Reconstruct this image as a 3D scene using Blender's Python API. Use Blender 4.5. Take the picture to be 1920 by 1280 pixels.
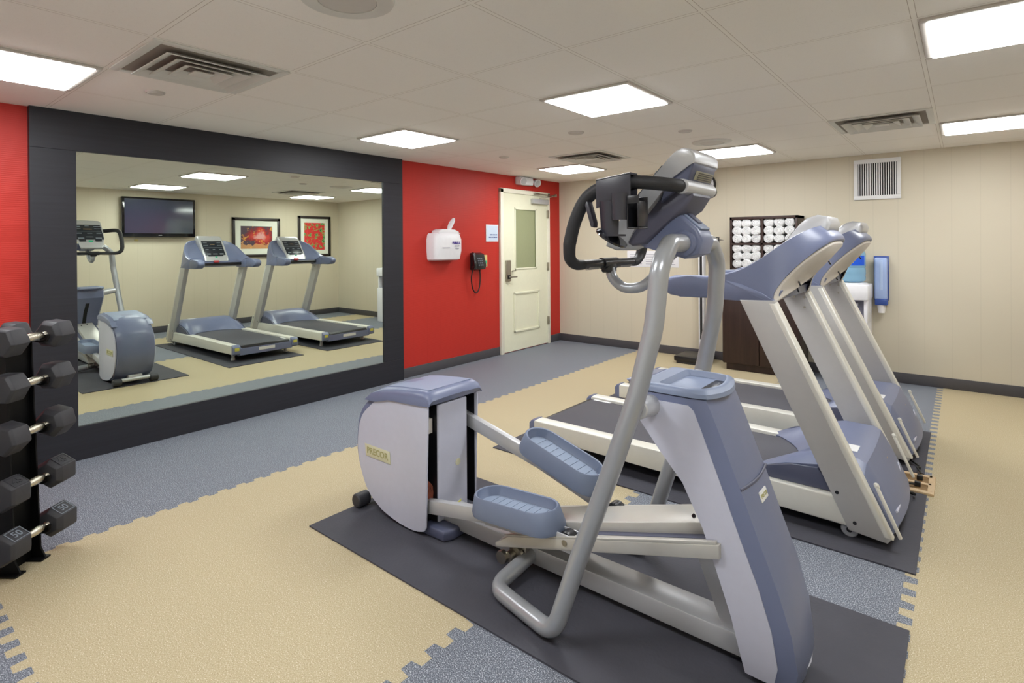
import bpy, bmesh, math, random
from mathutils import Vector, Matrix
random.seed(7)
S = bpy.context.scene
for o in list(bpy.data.objects): bpy.data.objects.remove(o, do_unlink=True)
COL = S.collection

# ------------------------------------------------------------------ camera, world, exposure
H = 2.235            # ceiling height
W = 5.51             # x of the right wall
YF = -7.60           # y of the front wall (behind the camera)
cd = bpy.data.cameras.new('camera'); cam = bpy.data.objects.new('camera', cd); COL.objects.link(cam)
cd.sensor_width = 36.0; cd.lens = 1037.92 / 1920 * 36.0
cd.shift_x = (960 - 956.36) / 1920; cd.shift_y = -(640 - 460.08) / 1920
yaw = math.radians(129.276); pit, rol = -0.003, -0.007
fw = Vector((math.cos(yaw), math.sin(yaw), 0)); rt = Vector((math.sin(yaw), -math.cos(yaw), 0)); up = Vector((0, 0, 1))
f2 = fw * math.cos(pit) + up * math.sin(pit); u2 = up * math.cos(pit) - fw * math.sin(pit)
r3 = rt * math.cos(rol) + u2 * math.sin(rol); u3 = u2 * math.cos(rol) - rt * math.sin(rol)
m = Matrix((r3, u3, -f2)).transposed().to_4x4(); m.translation = Vector((4.439, -6.539, 1.371))
cam.matrix_world = m
cd.clip_start = 0.02
S.camera = cam
w = bpy.data.worlds.new('world'); S.world = w; w.use_nodes = True
w.node_tree.nodes['Background'].inputs[0].default_value = (0.8, 0.85, 1, 1)
w.node_tree.nodes['Background'].inputs[1].default_value = 0.05
S.view_settings.view_transform = 'Standard'; S.view_settings.look = 'None'
S.view_settings.gamma = 1; S.view_settings.use_curve_mapping = False
S.view_settings.exposure = 1.62
PANEL_STRENGTH = 8.0

# ------------------------------------------------------------------ materials
def lin(c):
    return tuple(((v / 255) / 12.92 if v / 255 <= 0.04045 else ((v / 255 + 0.055) / 1.055) ** 2.4) for v in c) + (1,)
def mat(name, rgb, rough=0.5, metal=0.0, spec=0.5, emit=0, trans=0, noise=None, bump=None, coat=0, ior=None):
    m = bpy.data.materials.new(name); m.use_nodes = True
    nt = m.node_tree; b = nt.nodes['Principled BSDF']
    c = lin(rgb)
    b.inputs['Base Color'].default_value = c; b.inputs['Roughness'].default_value = rough
    b.inputs['Metallic'].default_value = metal; b.inputs['Specular IOR Level'].default_value = spec
    b.inputs['Coat Weight'].default_value = coat
    if ior: b.inputs['IOR'].default_value = ior
    if trans: b.inputs['Transmission Weight'].default_value = trans
    if emit:
        b.inputs['Emission Color'].default_value = c; b.inputs['Emission Strength'].default_value = emit
    tc = nt.nodes.new('ShaderNodeTexCoord')
    n = nt.nodes.new('ShaderNodeTexNoise'); n.inputs['Scale'].default_value = noise[0] if noise else 30
    nt.links.new(tc.outputs['Object'], n.inputs['Vector'])
    amt = noise[1] if noise else 0.03
    mx = nt.nodes.new('ShaderNodeMix'); mx.data_type = 'RGBA'
    nt.links.new(n.outputs['Fac'], mx.inputs['Factor'])
    mx.inputs['A'].default_value = tuple(v * (1 - amt) for v in c[:3]) + (1,)
    mx.inputs['B'].default_value = tuple(min(1, v * (1 + amt)) for v in c[:3]) + (1,)
    nt.links.new(mx.outputs['Result'], b.inputs['Base Color'])
    if bump:
        n2 = nt.nodes.new('ShaderNodeTexNoise'); n2.inputs['Scale'].default_value = bump[0]
        nt.links.new(tc.outputs['Object'], n2.inputs['Vector'])
        bp = nt.nodes.new('ShaderNodeBump'); bp.inputs['Strength'].default_value = bump[1]; bp.inputs['Distance'].default_value = bump[2] if len(bump) > 2 else 0.002
        nt.links.new(n2.outputs['Fac'], bp.inputs['Height']); nt.links.new(bp.outputs['Normal'], b.inputs['Normal'])
    return m

class NT:
    """small node helper"""
    def __init__(s, nt): s.nt = nt
    def val(s, sock, v):
        if hasattr(v, 'is_output'): s.nt.links.new(v, sock)
        else: sock.default_value = v
    def math(s, op, a, b=None, c=None, clamp=False):
        n = s.nt.nodes.new('ShaderNodeMath'); n.operation = op; n.use_clamp = clamp
        s.val(n.inputs[0], a)
        if b is not None: s.val(n.inputs[1], b)
        if c is not None: s.val(n.inputs[2], c)
        return n.outputs[0]
    def mix(s, f, a, b):
        n = s.nt.nodes.new('ShaderNodeMix'); n.data_type = 'RGBA'
        s.val(n.inputs['Factor'], f); s.val(n.inputs['A'], a); s.val(n.inputs['B'], b)
        return n.outputs['Result']
    def pos(s):
        g = s.nt.nodes.new('ShaderNodeNewGeometry'); x = s.nt.nodes.new('ShaderNodeSeparateXYZ')
        s.nt.links.new(g.outputs['Position'], x.inputs[0]); return g.outputs['Position'], x.outputs[0], x.outputs[1], x.outputs[2]
    def noise(s, vec, scale, detail=2, rough=.5):
        n = s.nt.nodes.new('ShaderNodeTexNoise'); n.inputs['Scale'].default_value = scale; n.inputs['Detail'].default_value = detail
        n.inputs['Roughness'].default_value = rough
        s.nt.links.new(vec, n.inputs['Vector']); return n.outputs['Fac']
    def voro(s, vec, scale):
        n = s.nt.nodes.new('ShaderNodeTexVoronoi'); n.inputs['Scale'].default_value = scale
        s.nt.links.new(vec, n.inputs['Vector']); return n.outputs['Distance'], n.outputs['Color']
    def ramp(s, f, stops):
        n = s.nt.nodes.new('ShaderNodeValToRGB'); cr = n.color_ramp
        while len(cr.elements) < len(stops): cr.elements.new(0.5)
        for e, (p, c) in zip(cr.elements, stops): e.position = p; e.color = c
        s.nt.links.new(f, n.inputs[0]); return n.outputs[0]
    def bump(s, h, strength, dist, bsdf):
        n = s.nt.nodes.new('ShaderNodeBump'); n.inputs['Strength'].default_value = strength; n.inputs['Distance'].default_value = dist
        s.nt.links.new(h, n.inputs['Height']); s.nt.links.new(n.outputs[0], bsdf.inputs['Normal'])
def newmat(name, rough=.6, spec=.4):
    m = bpy.data.materials.new(name); m.use_nodes = True
    b = m.node_tree.nodes['Principled BSDF']; b.inputs['Roughness'].default_value = rough; b.inputs['Specular IOR Level'].default_value = spec
    return m, NT(m.node_tree), b

def floor_mat():
    m, n, b = newmat('speckled_rubber_tiles', .62, .3)
    P, x, y, z = n.pos()
    per = 0.1017; amp = 0.022
    def sq(c, ph=0.0, a=amp):       # rounded dovetail teeth
        t = n.math('MULTIPLY', c, 2 * math.pi / per)
        sn = n.math('SINE', n.math('ADD', t, ph))
        return n.math('MULTIPLY', n.math('MINIMUM', n.math('MAXIMUM', n.math('MULTIPLY', sn, 6.0), -1.0), 1.0), a)
    xw = n.math('ADD', x, sq(y)); yw = n.math('ADD', y, sq(x, .8))
    xf = n.math('ADD', x, sq(y, .4, .012))
    def band(v, lo, hi):
        return n.math('MULTIPLY', n.math('GREATER_THAN', v, lo), n.math('LESS_THAN', v, hi))
    b1 = n.math('MULTIPLY', n.math('GREATER_THAN', xf, 1.225), n.math('LESS_THAN', xw, 3.05))
    b2 = band(xw, 4.272, 4.89)
    beige = n.math('MULTIPLY', n.math('MAXIMUM', b1, b2), n.math('GREATER_THAN', yw, -6.16))
    d1, c1 = n.voro(P, 330)
    sp = n.noise(P, 260, 2, .6)
    sp2 = n.noise(P, 130, 3, .6); big = n.noise(P, 2.2, 2, .5)
    grey = n.ramp(sp, [(.30, lin((56, 60, 70))), (.45, lin((92, 97, 108))), (.57, lin((124, 130, 141))), (.67, lin((212, 217, 224)))])
    grey2 = n.mix(n.math('MULTIPLY', n.math('GREATER_THAN', sp2, .60), .45), grey, lin((176, 182, 192)))
    bg = n.ramp(sp, [(.30, lin((146, 132, 100))), (.46, lin((178, 164, 132))), (.60, lin((188, 175, 145))), (.68, lin((232, 226, 206)))])
    bg2 = n.mix(n.math('MULTIPLY', big, .25), bg, lin((176, 162, 130)))
    col = n.mix(beige, grey2, bg2)
    n.val(b.inputs['Base Color'], col)
    n.bump(sp2, .15, .001, b)
    return m
def ceiling_mat():
    m, n, b = newmat('ceiling_tiles', .9, .2)
    P, x, y, z = n.pos()
    def lines(v, o, wdt):
        t = n.math('FRACT', n.math('DIVIDE', n.math('SUBTRACT', v, o - 6.1), .61))
        d = n.math('MINIMUM', t, n.math('SUBTRACT', 1.0, t))
        return n.math('LESS_THAN', d, wdt / .61)
    bar = n.math('MAXIMUM', lines(x, .026, .0085), lines(y, -.207, .0085))
    gap = n.math('SUBTRACT', n.math('MAXIMUM', lines(x, .026, .0105), lines(y, -.207, .0105)), bar)
    sp = n.noise(P, 220, 3, .7); fis = n.noise(P, 45, 3, .7)
    tile = n.mix(n.math('MULTIPLY', n.math('LESS_THAN', sp, .36), .22), lin((249, 245, 237)), lin((205, 196, 184)))
    tile = n.mix(n.math('MULTIPLY', fis, .12), tile, lin((228, 219, 207)))
    c = n.mix(bar, tile, lin((249, 245, 236))); c = n.mix(gap, c, lin((190, 178, 164)))
    n.val(b.inputs['Base Color'], c)
    n.bump(sp, .2, .001, b)
    return m
def wall_mat(name, c1, c2, axis, seam=.2, rib=0.0, rough=.55):
    m, n, b = newmat(name, rough, .35)
    P, x, y, z = n.pos(); v = (x, y)[axis]
    t = n.math('FRACT', n.math('DIVIDE', n.math('ADD', v, 20.0), seam))
    d = n.math('MINIMUM', t, n.math('SUBTRACT', 1.0, t))
    ln = n.math('LESS_THAN', d, .004 / seam)
    big = n.noise(P, 1.3, 2); fine = n.noise(P, 300, 2)
    c = n.mix(big, lin(c1), lin(c2))
    c = n.mix(n.math('MULTIPLY', ln, .07), c, lin(tuple(int(q * .6) for q in c1)))
    n.val(b.inputs['Base Color'], c)
    rb = n.math('SINE', n.math('MULTIPLY', z, 2 * math.pi / .012)) if rib else fine
    n.bump(rb, .25 if rib else .12, .0008, b)
    return m
def wood_mat(name, a, bb, axis='y', rough=.45, scale=(2, 60, 60)):
    m, n, b = newmat(name, rough, .4)
    tc = m.node_tree.nodes.new('ShaderNodeTexCoord'); mp = m.node_tree.nodes.new('ShaderNodeMapping')
    mp.inputs['Scale'].default_value = scale
    m.node_tree.links.new(tc.outputs['Object'], mp.inputs[0])
    f = n.noise(mp.outputs[0], 1.0, 4, .65)
    n.val(b.inputs['Base Color'], n.ramp(f, [(.3, lin(a)), (.7, lin(bb))])); n.bump(f, .15, .001, b)
    return m
def towel_mat():
    return mat('terry_cloth', (226, 226, 226), .95, spec=.1, noise=(60, .03), bump=(300, .8, .003))
def art_mat(name, kind):
    m, n, b = newmat(name, .6, .3)
    tc = m.node_tree.nodes.new('ShaderNodeTexCoord'); P = tc.outputs['Object']
    a = n.noise(P, 5, 3, .6); c = n.noise(P, 12, 4, .7); d, vc = n.voro(P, 9)
    if kind == 'flame':
        sx = m.node_tree.nodes.new('ShaderNodeSeparateXYZ'); m.node_tree.links.new(P, sx.inputs[0]); yy, zz = sx.outputs[1], sx.outputs[2]
        w_ = n.math('MULTIPLY', n.math('SUBTRACT', a, .5), .5)
        dy = n.math('ADD', n.math('SUBTRACT', yy, .04), w_); dz = n.math('ADD', n.math('SUBTRACT', zz, .34), w_)
        r_ = n.math('SQRT', n.math('ADD', n.math('MULTIPLY', dy, dy), n.math('MULTIPLY', n.math('MULTIPLY', dz, dz), 1.8)))
        col = n.ramp(r_, [(.05, lin((225, 165, 160))), (.13, lin((205, 70, 60))), (.21, lin((150, 50, 50))), (.28, lin((88, 72, 84)))])
        col = n.mix(n.math('MULTIPLY', n.math('LESS_THAN', zz, n.math('ADD', .26, w_)), .75), col, lin((222, 165, 110)))
        col = n.mix(n.math('MULTIPLY', n.math('GREATER_THAN', c, .60), .7), col, lin((240, 175, 80)))
    else:
        col = n.ramp(c, [(.34, lin((40, 70, 45))), (.44, lin((120, 190, 110))), (.48, lin((205, 45, 50))), (.62, lin((225, 70, 70))), (.70, lin((150, 25, 30)))])
    n.val(b.inputs['Base Color'], col); return m

M = dict(
    floor=floor_mat(), ceiling=ceiling_mat(),
    red=wall_mat('red_wallcovering', (190, 48, 38), (184, 44, 34), 1, .19, rib=1, rough=.5),
    cream=wall_mat('cream_wallcovering_back', (208, 200, 180), (203, 194, 173), 0, .203),
    cream2=wall_mat('cream_wallcovering_side', (212, 203, 182), (207, 197, 174), 1, .203),
    paleplaster=mat('pale_plaster', (238, 234, 224), .8),
    base=mat('charcoal_vinyl', (74, 72, 76), .5),
    ebony=wood_mat('ebony_laminate', (34, 34, 40), (41, 41, 48), scale=(60, 2, 60), rough=.5),
    espresso=wood_mat('espresso_laminate', (44, 30, 27), (60, 42, 37), scale=(30, 30, 2), rough=.4),
    door=mat('cream_door_paint', (232, 231, 206), .4), doorframe=mat('white_door_frame_paint', (236, 232, 214), .4),
    steel=mat('satin_steel', (170, 165, 155), .3, 1), silver=mat('silver_paint', (192, 193, 196), .34, .35),
    alu=mat('warm_aluminium', (226, 225, 217), .38, .25), plate=mat('taupe_metallic_paint', (186, 185, 184), .38, .3),
    ramp=mat('ramp_taupe_metal', (194, 192, 186), .35, .35), deep=mat('dark_purple_grey', (84, 84, 100), .45),
    holder=mat('dark_grey_plastic', (50, 50, 58), .32),
    tube=mat('grey_tube_paint', (166, 169, 174), .28, .35),
    blue=mat('slate_blue_plastic', (110, 118, 147), .36), bluelt=mat('light_slate_plastic', (128, 140, 166), .42),
    bluedk=mat('dark_slate_plastic', (78, 82, 104), .4), lav=mat('light_grey_plastic', (192, 194, 210), .4),
    pedal=mat('pedal_blue_grey', (112, 123, 146), .5), pedalin=mat('pedal_floor_grey_blue', (134, 147, 168), .55),
    whiteish=mat('warm_white_plastic', (206, 200, 192), .5),
    black=mat('black_plastic', (28, 28, 32), .3), foam=mat('black_foam', (34, 34, 37), .6, bump=(400, .3)),
    belt=mat('treadmill_belt', (76, 76, 84), .65, bump=(500, .3), noise=(200, .08)),
    mat=mat('black_rubber_mat', (72, 72, 80), .62, spec=.25, bump=(90, .5, .002), noise=(8, .12)),
    rubber=mat('black_rubber', (50, 50, 55), .55, bump=(120, .25, .001)), rackblack=mat('black_powder_coat', (5, 5, 6), .5, spec=.25),
    chrome=mat('knurled_chrome', (215, 210, 195), .2, 1, bump=(500, .4)),
    white=mat('white_plastic', (232, 232, 236), .45), paper=mat('white_paper', (228, 228, 232), .8),
    label=mat('white_sticker', (225, 226, 226), .5), purple=mat('purple_print', (80, 60, 150), .5), greyprint=mat('grey_print', (150, 150, 165), .6),
    navy=mat('navy_print', (60, 80, 140), .6), signblue=mat('pale_blue_sign', (200, 215, 232), .5),
    yellow=mat('yellow_print', (205, 200, 90), .5), yellowplate=mat('pale_yellow_plate', (206, 204, 176), .45), olive=mat('olive_print', (165, 162, 112), .5), ventplate=mat('grey_olive_plate', (140, 136, 118), .5),
    almond=mat('almond_plate', (214, 196, 130), .5), green=mat('green_key', (60, 185, 140), .4), redkey=mat('red_key', (190, 70, 75), .4),
    display=mat('console_black', (36, 40, 48), .25), dispgrey=mat('console_grey_print', (120, 128, 138), .5), amber=mat('amber_digits', (150, 120, 80), .4),
    screen=mat('tv_screen', (58, 64, 84), .08, spec=1.0), gloss=mat('glossy_black', (14, 13, 18), .1, coat=.6),
    mirror=mat('mirror_silver', (226, 234, 222), 0.0, 1.0, noise=(1, 0.0)),
    ventwhite=mat('white_vent_enamel', (216, 214, 206), .5), ventdark=mat('dark_duct', (20, 19, 19), .8), duct=mat('grey_duct', (146, 138, 128), .8),
    grillewhite=mat('white_grille_enamel', (226, 226, 226), .45),
    fixture=mat('white_fixture_trim', (206, 200, 192), .5),
    towel=towel_mat(), wood=mat('oak_trim', (196, 170, 134), .55, noise=(60, .12)), brass=mat('brass_cover', (120, 92, 52), .45, .4),
    cable=mat('black_cable', (18, 18, 18), .5), glassblue=None,
    flame=art_mat('abstract_warm_print', 'flame'), floral=art_mat('red_floral_print', 'floral'),
    artmat=mat('off_white_mount', (232, 234, 222), .8), darkframe=mat('dark_brown_frame', (44, 36, 34), .4),
    doorglass=mat('door_glass', (150, 156, 120), .08, spec=.8), copper=mat('orange_wire', (150, 80, 60), .6),
    cupwhite=mat('paper_cup', (238, 236, 236), .6),
)
def glass(name, rgb, rough=.05, trans=.85):
    return mat(name, rgb, rough, trans=trans, ior=1.33, noise=(1, 0))
M['bottle'] = glass('clear_blue_bottle', (158, 206, 236), .08, .4)
M['cupblue'] = mat('translucent_blue_plastic', (172, 194, 238), .2, trans=.08, noise=(1, 0))
M['cupblue2'] = mat('deep_blue_plastic', (60, 90, 170), .2, trans=.2, noise=(1, 0))
M['cupinner'] = mat('pale_blue_cup_stack', (178, 198, 232), .5)
M['bottlelabel'] = mat('bright_blue_label', (20, 90, 225), .4)
pm = bpy.data.materials.new('lit_diffuser'); pm.use_nodes = True
b_ = pm.node_tree.nodes['Principled BSDF']; b_.inputs['Base Color'].default_value = (.9, .9, .9, 1)
b_.inputs['Emission Color'].default_value = (.965, .985, 1.0, 1); b_.inputs['Emission Strength'].default_value = PANEL_STRENGTH
M['diffuser'] = pm

# ------------------------------------------------------------------ geometry helpers
ROOT = {}
def wl(o):
    v = Vector((0, 0, 0))
    while o: v += o.location; o = o.parent
    return v
def obj(name, bm, m, parent=None, smooth=35, world=True):
    bmesh.ops.recalc_face_normals(bm, faces=bm.faces)
    if parent is not None and world: bmesh.ops.translate(bm, verts=bm.verts, vec=-wl(parent))
    me = bpy.data.meshes.new(name); bm.to_mesh(me); bm.free()
    if smooth:
        me.shade_smooth(); me.set_sharp_from_angle(angle=math.radians(smooth))
    ms = m if isinstance(m, (list, tuple)) else [m]
    for q in ms: me.materials.append(M[q] if isinstance(q, str) else q)
    o = bpy.data.objects.new(name, me); COL.objects.link(o)
    if parent is not None: o.parent = parent
    return o
def tag(o, label=None, cat=None, group=None, kind=None):
    if label: o['label'] = label
    if cat: o['category'] = cat
    if group: o['group'] = group
    if kind: o['kind'] = kind
    return o
def thing(name, label, cat, loc=(0, 0, 0), group=None):
    o = bpy.data.objects.new(name, None); o.empty_display_size = .1; COL.objects.link(o); o.location = loc
    return tag(o, label, cat, group)
def struct(name, bm, m, parent=None, smooth=35):
    o = obj(name, bm, m, parent, smooth)
    if parent is None: o['kind'] = 'structure'
    return o
def BM(): return bmesh.new()
def bevel(bm, r, seg=2, geom=None):
    if r > 0:
        bmesh.ops.bevel(bm, geom=list(bm.edges) if geom is None else geom, offset=r, segments=seg, profile=.5, affect='EDGES', clamp_overlap=True)
def merge(bm, b2):
    me = bpy.data.meshes.new('tmp'); b2.to_mesh(me); b2.free(); bm.from_mesh(me); bpy.data.meshes.remove(me)
def box(bm, x0, x1, y0, y1, z0, z1, r=0, seg=2, mi=0, M4=None):
    b = BM(); bmesh.ops.create_cube(b, size=1)
    bmesh.ops.scale(b, vec=(abs(x1 - x0), abs(y1 - y0), abs(z1 - z0)), verts=b.verts)
    bevel(b, r, seg)
    bmesh.ops.translate(b, vec=((x0 + x1) / 2, (y0 + y1) / 2, (z0 + z1) / 2), verts=b.verts)
    if M4 is not None: bmesh.ops.transform(b, matrix=M4, verts=b.verts)
    for f in b.faces: f.material_index = mi
    merge(bm, b); return bm
def B(x0, x1, y0, y1, z0, z1, r=0, seg=2): return box(BM(), x0, x1, y0, y1, z0, z1, r, seg)
def prism(bm, pts, y0, y1, r=0, seg=2, axis='y', mi=0, inset=None):
    """polygon in the plane normal to axis, extruded between y0 and y1"""
    b = BM()
    def P(p, t):
        if axis == 'y': return (p[0], t, p[1])
        if axis == 'x': return (t, p[0], p[1])
        return (p[0], p[1], t)
    a = [b.verts.new(P(p, y0)) for p in pts]; c = [b.verts.new(P(p, y1)) for p in pts]
    n = len(pts); b.faces.new(a); b.faces.new(c[::-1])
    for i in range(n): b.faces.new((a[i], a[(i + 1) % n], c[(i + 1) % n], c[i]))
    if r > 0:
        ed = [e for e in b.edges if len({v in a for v in e.verts}) == 1]
        bevel(b, r, seg, ed)
    for f in b.faces: f.material_index = mi
    merge(bm, b); return bm
def loft(bm, rings, closed=True, cap=True, mi=0):
    b = BM(); R = [[b.verts.new(p) for p in ring] for ring in rings]; n = len(R[0])
    for i in range(len(R) - 1):
        for j in range(n if closed else n - 1):
            k = (j + 1) % n
            b.faces.new((R[i][j], R[i][k], R[i + 1][k], R[i + 1][j]))
    if cap: b.faces.new(R[0][::-1]); b.faces.new(R[-1])
    for f in b.faces: f.material_index = mi
    merge(bm, b); return bm
def catmull(pts, n=8):
    P = [Vector(p) for p in pts]; out = []
    for i in range(len(P) - 1):
        p0 = P[max(i - 1, 0)]; p1 = P[i]; p2 = P[i + 1]; p3 = P[min(i + 2, len(P) - 1)]
        for k in range(n):
            t = k / n
            out.append(.5 * ((2 * p1) + (p2 - p0) * t + (2 * p0 - 5 * p1 + 4 * p2 - p3) * t * t + (3 * p1 - p0 - 3 * p2 + p3) * t ** 3))
    out.append(P[-1]); return out
def fillet(pts, rad, n=6):
    """polyline with rounded corners"""
    P = [Vector(p) for p in pts]; out = [P[0]]
    for i in range(1, len(P) - 1):
        r = rad[i] if isinstance(rad, (list, tuple)) else rad
        a = (P[i - 1] - P[i]); c = (P[i + 1] - P[i]); la, lc = a.length, c.length; a.normalize(); c.normalize()
        ang = a.angle(c); d = min(r / max(math.tan(ang / 2), 1e-3), la * .49, lc * .49)
        A = P[i] + a * d; Cc = P[i] + c * d
        for k in range(n + 1):
            t = k / n; out.append(A.lerp(P[i], t).lerp(P[i].lerp(Cc, t), t))
    out.append(P[-1]); return out
def tube(bm, pts, r, seg=14, mi=0, rf=None, flat=1.0, cap=True):
    P = [Vector(p) for p in pts]; rings = []; N = None
    for i, p in enumerate(P):
        t = (P[min(i + 1, len(P) - 1)] - P[max(i - 1, 0)]).normalized()
        if N is None:
            N = t.orthogonal().normalized()
            if abs(t.z) < .9: N = (Vector((0, 0, 1)) - t * t.z).normalized()
        else: N = (N - t * N.dot(t)).normalized()
        Bn = t.cross(N); rr = rf(i / (len(P) - 1)) if rf else r
        rings.append([p + N * math.cos(a) * rr + Bn * math.sin(a) * rr * flat for a in [2 * math.pi * k / seg for k in range(seg)]])
    return loft(bm, rings, True, cap, mi)
def cyl(bm, p0, p1, r, r2=None, seg=24, mi=0, bev=0):
    P0, P1 = Vector(p0), Vector(p1); t = (P1 - P0).normalized(); r2 = r if r2 is None else r2
    L = (P1 - P0).length
    if bev:
        st = [(0, r - bev), (bev, r), (L - bev, r2), (L, r2 - bev)]
    else: st = [(0, r), (L, r2)]
    N = t.orthogonal().normalized(); Bn = t.cross(N); rings = []
    for d, rr in st:
        c = P0 + t * d; rings.append([c + N * math.cos(a) * rr + Bn * math.sin(a) * rr for a in [2 * math.pi * k / seg for k in range(seg)]])
    return loft(bm, rings, True, True, mi)
def bar(bm, p0, p1, wdt, hgt, r=0.004, mi=0):
    """rectangular bar from p0 to p1, wdt across y, hgt in the x-z plane"""
    P0, P1 = Vector(p0), Vector(p1); t = (P1 - P0).normalized(); s = Vector((0, 1, 0)); n = t.cross(s).normalized()
    b = BM(); vs = []
    for c in (P0, P1):
        vs.append([b.verts.new(c + s * a * wdt / 2 + n * e * hgt / 2) for a, e in ((-1, -1), (1, -1), (1, 1), (-1, 1))])
    for i in range(4): b.faces.new((vs[0][i], vs[0][(i + 1) % 4], vs[1][(i + 1) % 4], vs[1][i]))
    b.faces.new(vs[0][::-1]); b.faces.new(vs[1]); bevel(b, r, 2)
    for f in b.faces: f.material_index = mi
    merge(bm, b); return bm
def text_bm(s, size, M4, depth=.0008, bold=0, align='CENTER'):
    c = bpy.data.curves.new('t', 'FONT'); c.body = s; c.size = size; c.extrude = depth; c.align_x = align; c.align_y = 'CENTER'; c.offset = bold
    c.resolution_u = 3
    o = bpy.data.objects.new('t', c); COL.objects.link(o)
    dg = bpy.context.evaluated_depsgraph_get(); me = bpy.data.meshes.new_from_object(o.evaluated_get(dg))
    b = BM(); b.from_mesh(me); bpy.data.objects.remove(o); bpy.data.meshes.remove(me)
    bmesh.ops.transform(b, matrix=M4, verts=b.verts); return b
def frame_m(origin, xdir, ydir):
    x = Vector(xdir).normalized(); y = Vector(ydir).normalized(); z = x.cross(y)
    m = Matrix((x, y, z)).transposed().to_4x4(); m.translation = Vector(origin); return m
def copy_tree(o, parent=None):
    c = o.copy(); COL.objects.link(c); c.parent = parent
    for ch in list(o.children): copy_tree(ch, c)
    return c

# ------------------------------------------------------------------ the room
T = .1
struct('floor', B(-T, W + T, YF - T, T, -.1, 0), 'floor', smooth=0)
struct('ceiling', B(-T, W + T, YF - T, T, H, H + .1), 'ceiling', smooth=0)
struct('wall_left', B(-T, 0, YF - T, T, 0, H), 'red', smooth=0)
struct('wall_back', B(0, W, 0, T, 0, H), 'cream', smooth=0)
struct('wall_right', B(W, W + T, YF - T, T, 0, H), 'cream2', smooth=0)
struct('wall_front', B(0, W, YF - T, YF, 0, H), 'paleplaster', smooth=0)  # unseen wall, its colour made pale to bounce more light
bh = .10; bt = .012
bl = BM(); box(bl, 0, bt, -2.88, -1.335, 0, bh, .003); box(bl, 0, bt, -.275, 0, 0, bh, .003); box(bl, 0, bt, YF, -5.79, 0, bh, .003)
struct('baseboard_left', bl, 'base')
struct('baseboard_back', B(bt, W - bt, -bt, 0, 0, bh, .003), 'base')
struct('baseboard_right', B(W - bt, W, YF, 0, 0, bh, .003), 'base')
struct('baseboard_front', B(bt, W - bt, YF, YF + bt, 0, bh, .003), 'base')

# door in the red wall
dr = thing('door_1', None, None); dr['kind'] = 'structure'
y0, y1 = -1.33, -.28
df = BM(); box(df, 0, .035, y0, y0 + .055, 0, 2.06, .004); box(df, 0, .035, y1 - .05, y1, 0, 2.06, .004); box(df, 0, .035, y0, y1, 2.01, 2.065, .004)
obj('door_frame', df, 'doorframe', dr)
dl = BM(); ya, yb = y0 + .057, y1 - .052
box(dl, 0, .02, ya, yb, .012, 1.05); box(dl, 0, .02, ya, yb, 1.82, 2.008); box(dl, 0, .02, ya, -1.04, 1.05, 1.82); box(dl, 0, .02, -.585, yb, 1.05, 1.82)
leaf = obj('door_leaf', dl, 'door', dr)
wf = BM()
for a in ((-1.045, -.58, 1.04, 1.062), (-1.045, -.58, 1.81, 1.832), (-1.045, -1.025, 1.04, 1.832), (-.60, -.58, 1.04, 1.832)): box(wf, .018, .028, *a, .003)
obj('window_trim', wf, 'door', dr)
obj('window_glass', B(.006, .010, -1.04, -.585, 1.05, 1.82), 'doorglass', dr)
pn = BM()
for a in ((-1.07, -.53, .725, .755), (-1.07, -.53, .24, .27), (-1.07, -1.045, .24, .755), (-.555, -.53, .24, .755)): box(pn, .018, .034, *a, .006, 3)
obj('panel_moulding', pn, 'door', dr)
lk = B(.02, .045, -1.235, -1.145, .90, 1.165, .006)
lo = obj('lock', lk, 'steel', dr)
hb = BM(); cyl(hb, (.04, -1.19, .955), (.085, -1.19, .955), .012); tube(hb, fillet([(.08, -1.19, .955), (.085, -1.08, .955)], .01), .009)
box(hb, .045, .05, -1.215, -1.165, .93, .98, .002, mi=1)
obj('door_handle', hb, ['steel', 'black'], lo)
dbm = BM(); cyl(dbm, (.02, -1.1, 1.03), (.05, -1.1, 1.03), .006); box(dbm, .045, .055, -1.13, -1.06, 1.022, 1.038, .003); obj('latch_lever', dbm, 'steel', dr)
for zc in (.32, 1.06, 1.77): obj('hinge', B(.02, .045, yb - .012, y1 - .035, zc - .055, zc + .055, .004), 'steel', dr)
cl = obj('door_closer', B(.02, .075, -.70, -.36, 1.90, 1.965, .006), 'silver', dr)
ca = BM(); tube(ca, [(.06, -.55, 1.975), (.16, -.40, 2.0), (.08, -.22, 2.03)], .008); tube(ca, [(.08, -.22, 2.03), (.05, -.60, 2.035)], .006); box(ca, .035, .07, -.66, -.56, 2.02, 2.045, .003); box(ca, .06, .1, -.23, -.20, 2.01, 2.05, .004)
obj('closer_arm', ca, 'steel', cl)

# mirror with its ebony frame
mr = thing('mirror', 'large wall mirror in a black wood frame on the red wall', 'mirror', (0, -4.33, 0))
ft = .045
fr = BM()
box(fr, 0, ft, -5.78, -5.55, .215, 1.985, .002); box(fr, 0, ft, -3.12, -2.88, .215, 1.985, .002)
box(fr, 0, ft, -5.78, -2.88, 0, .215, .002); box(fr, 0, ft, -5.78, -2.88, 1.985, H, .002)
obj('mirror_frame', fr, 'ebony', mr, smooth=0)
obj('mirror_glass', B(0, .03, -5.551, -3.119, .214, 1.986), 'mirror', mr, smooth=0)

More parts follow.
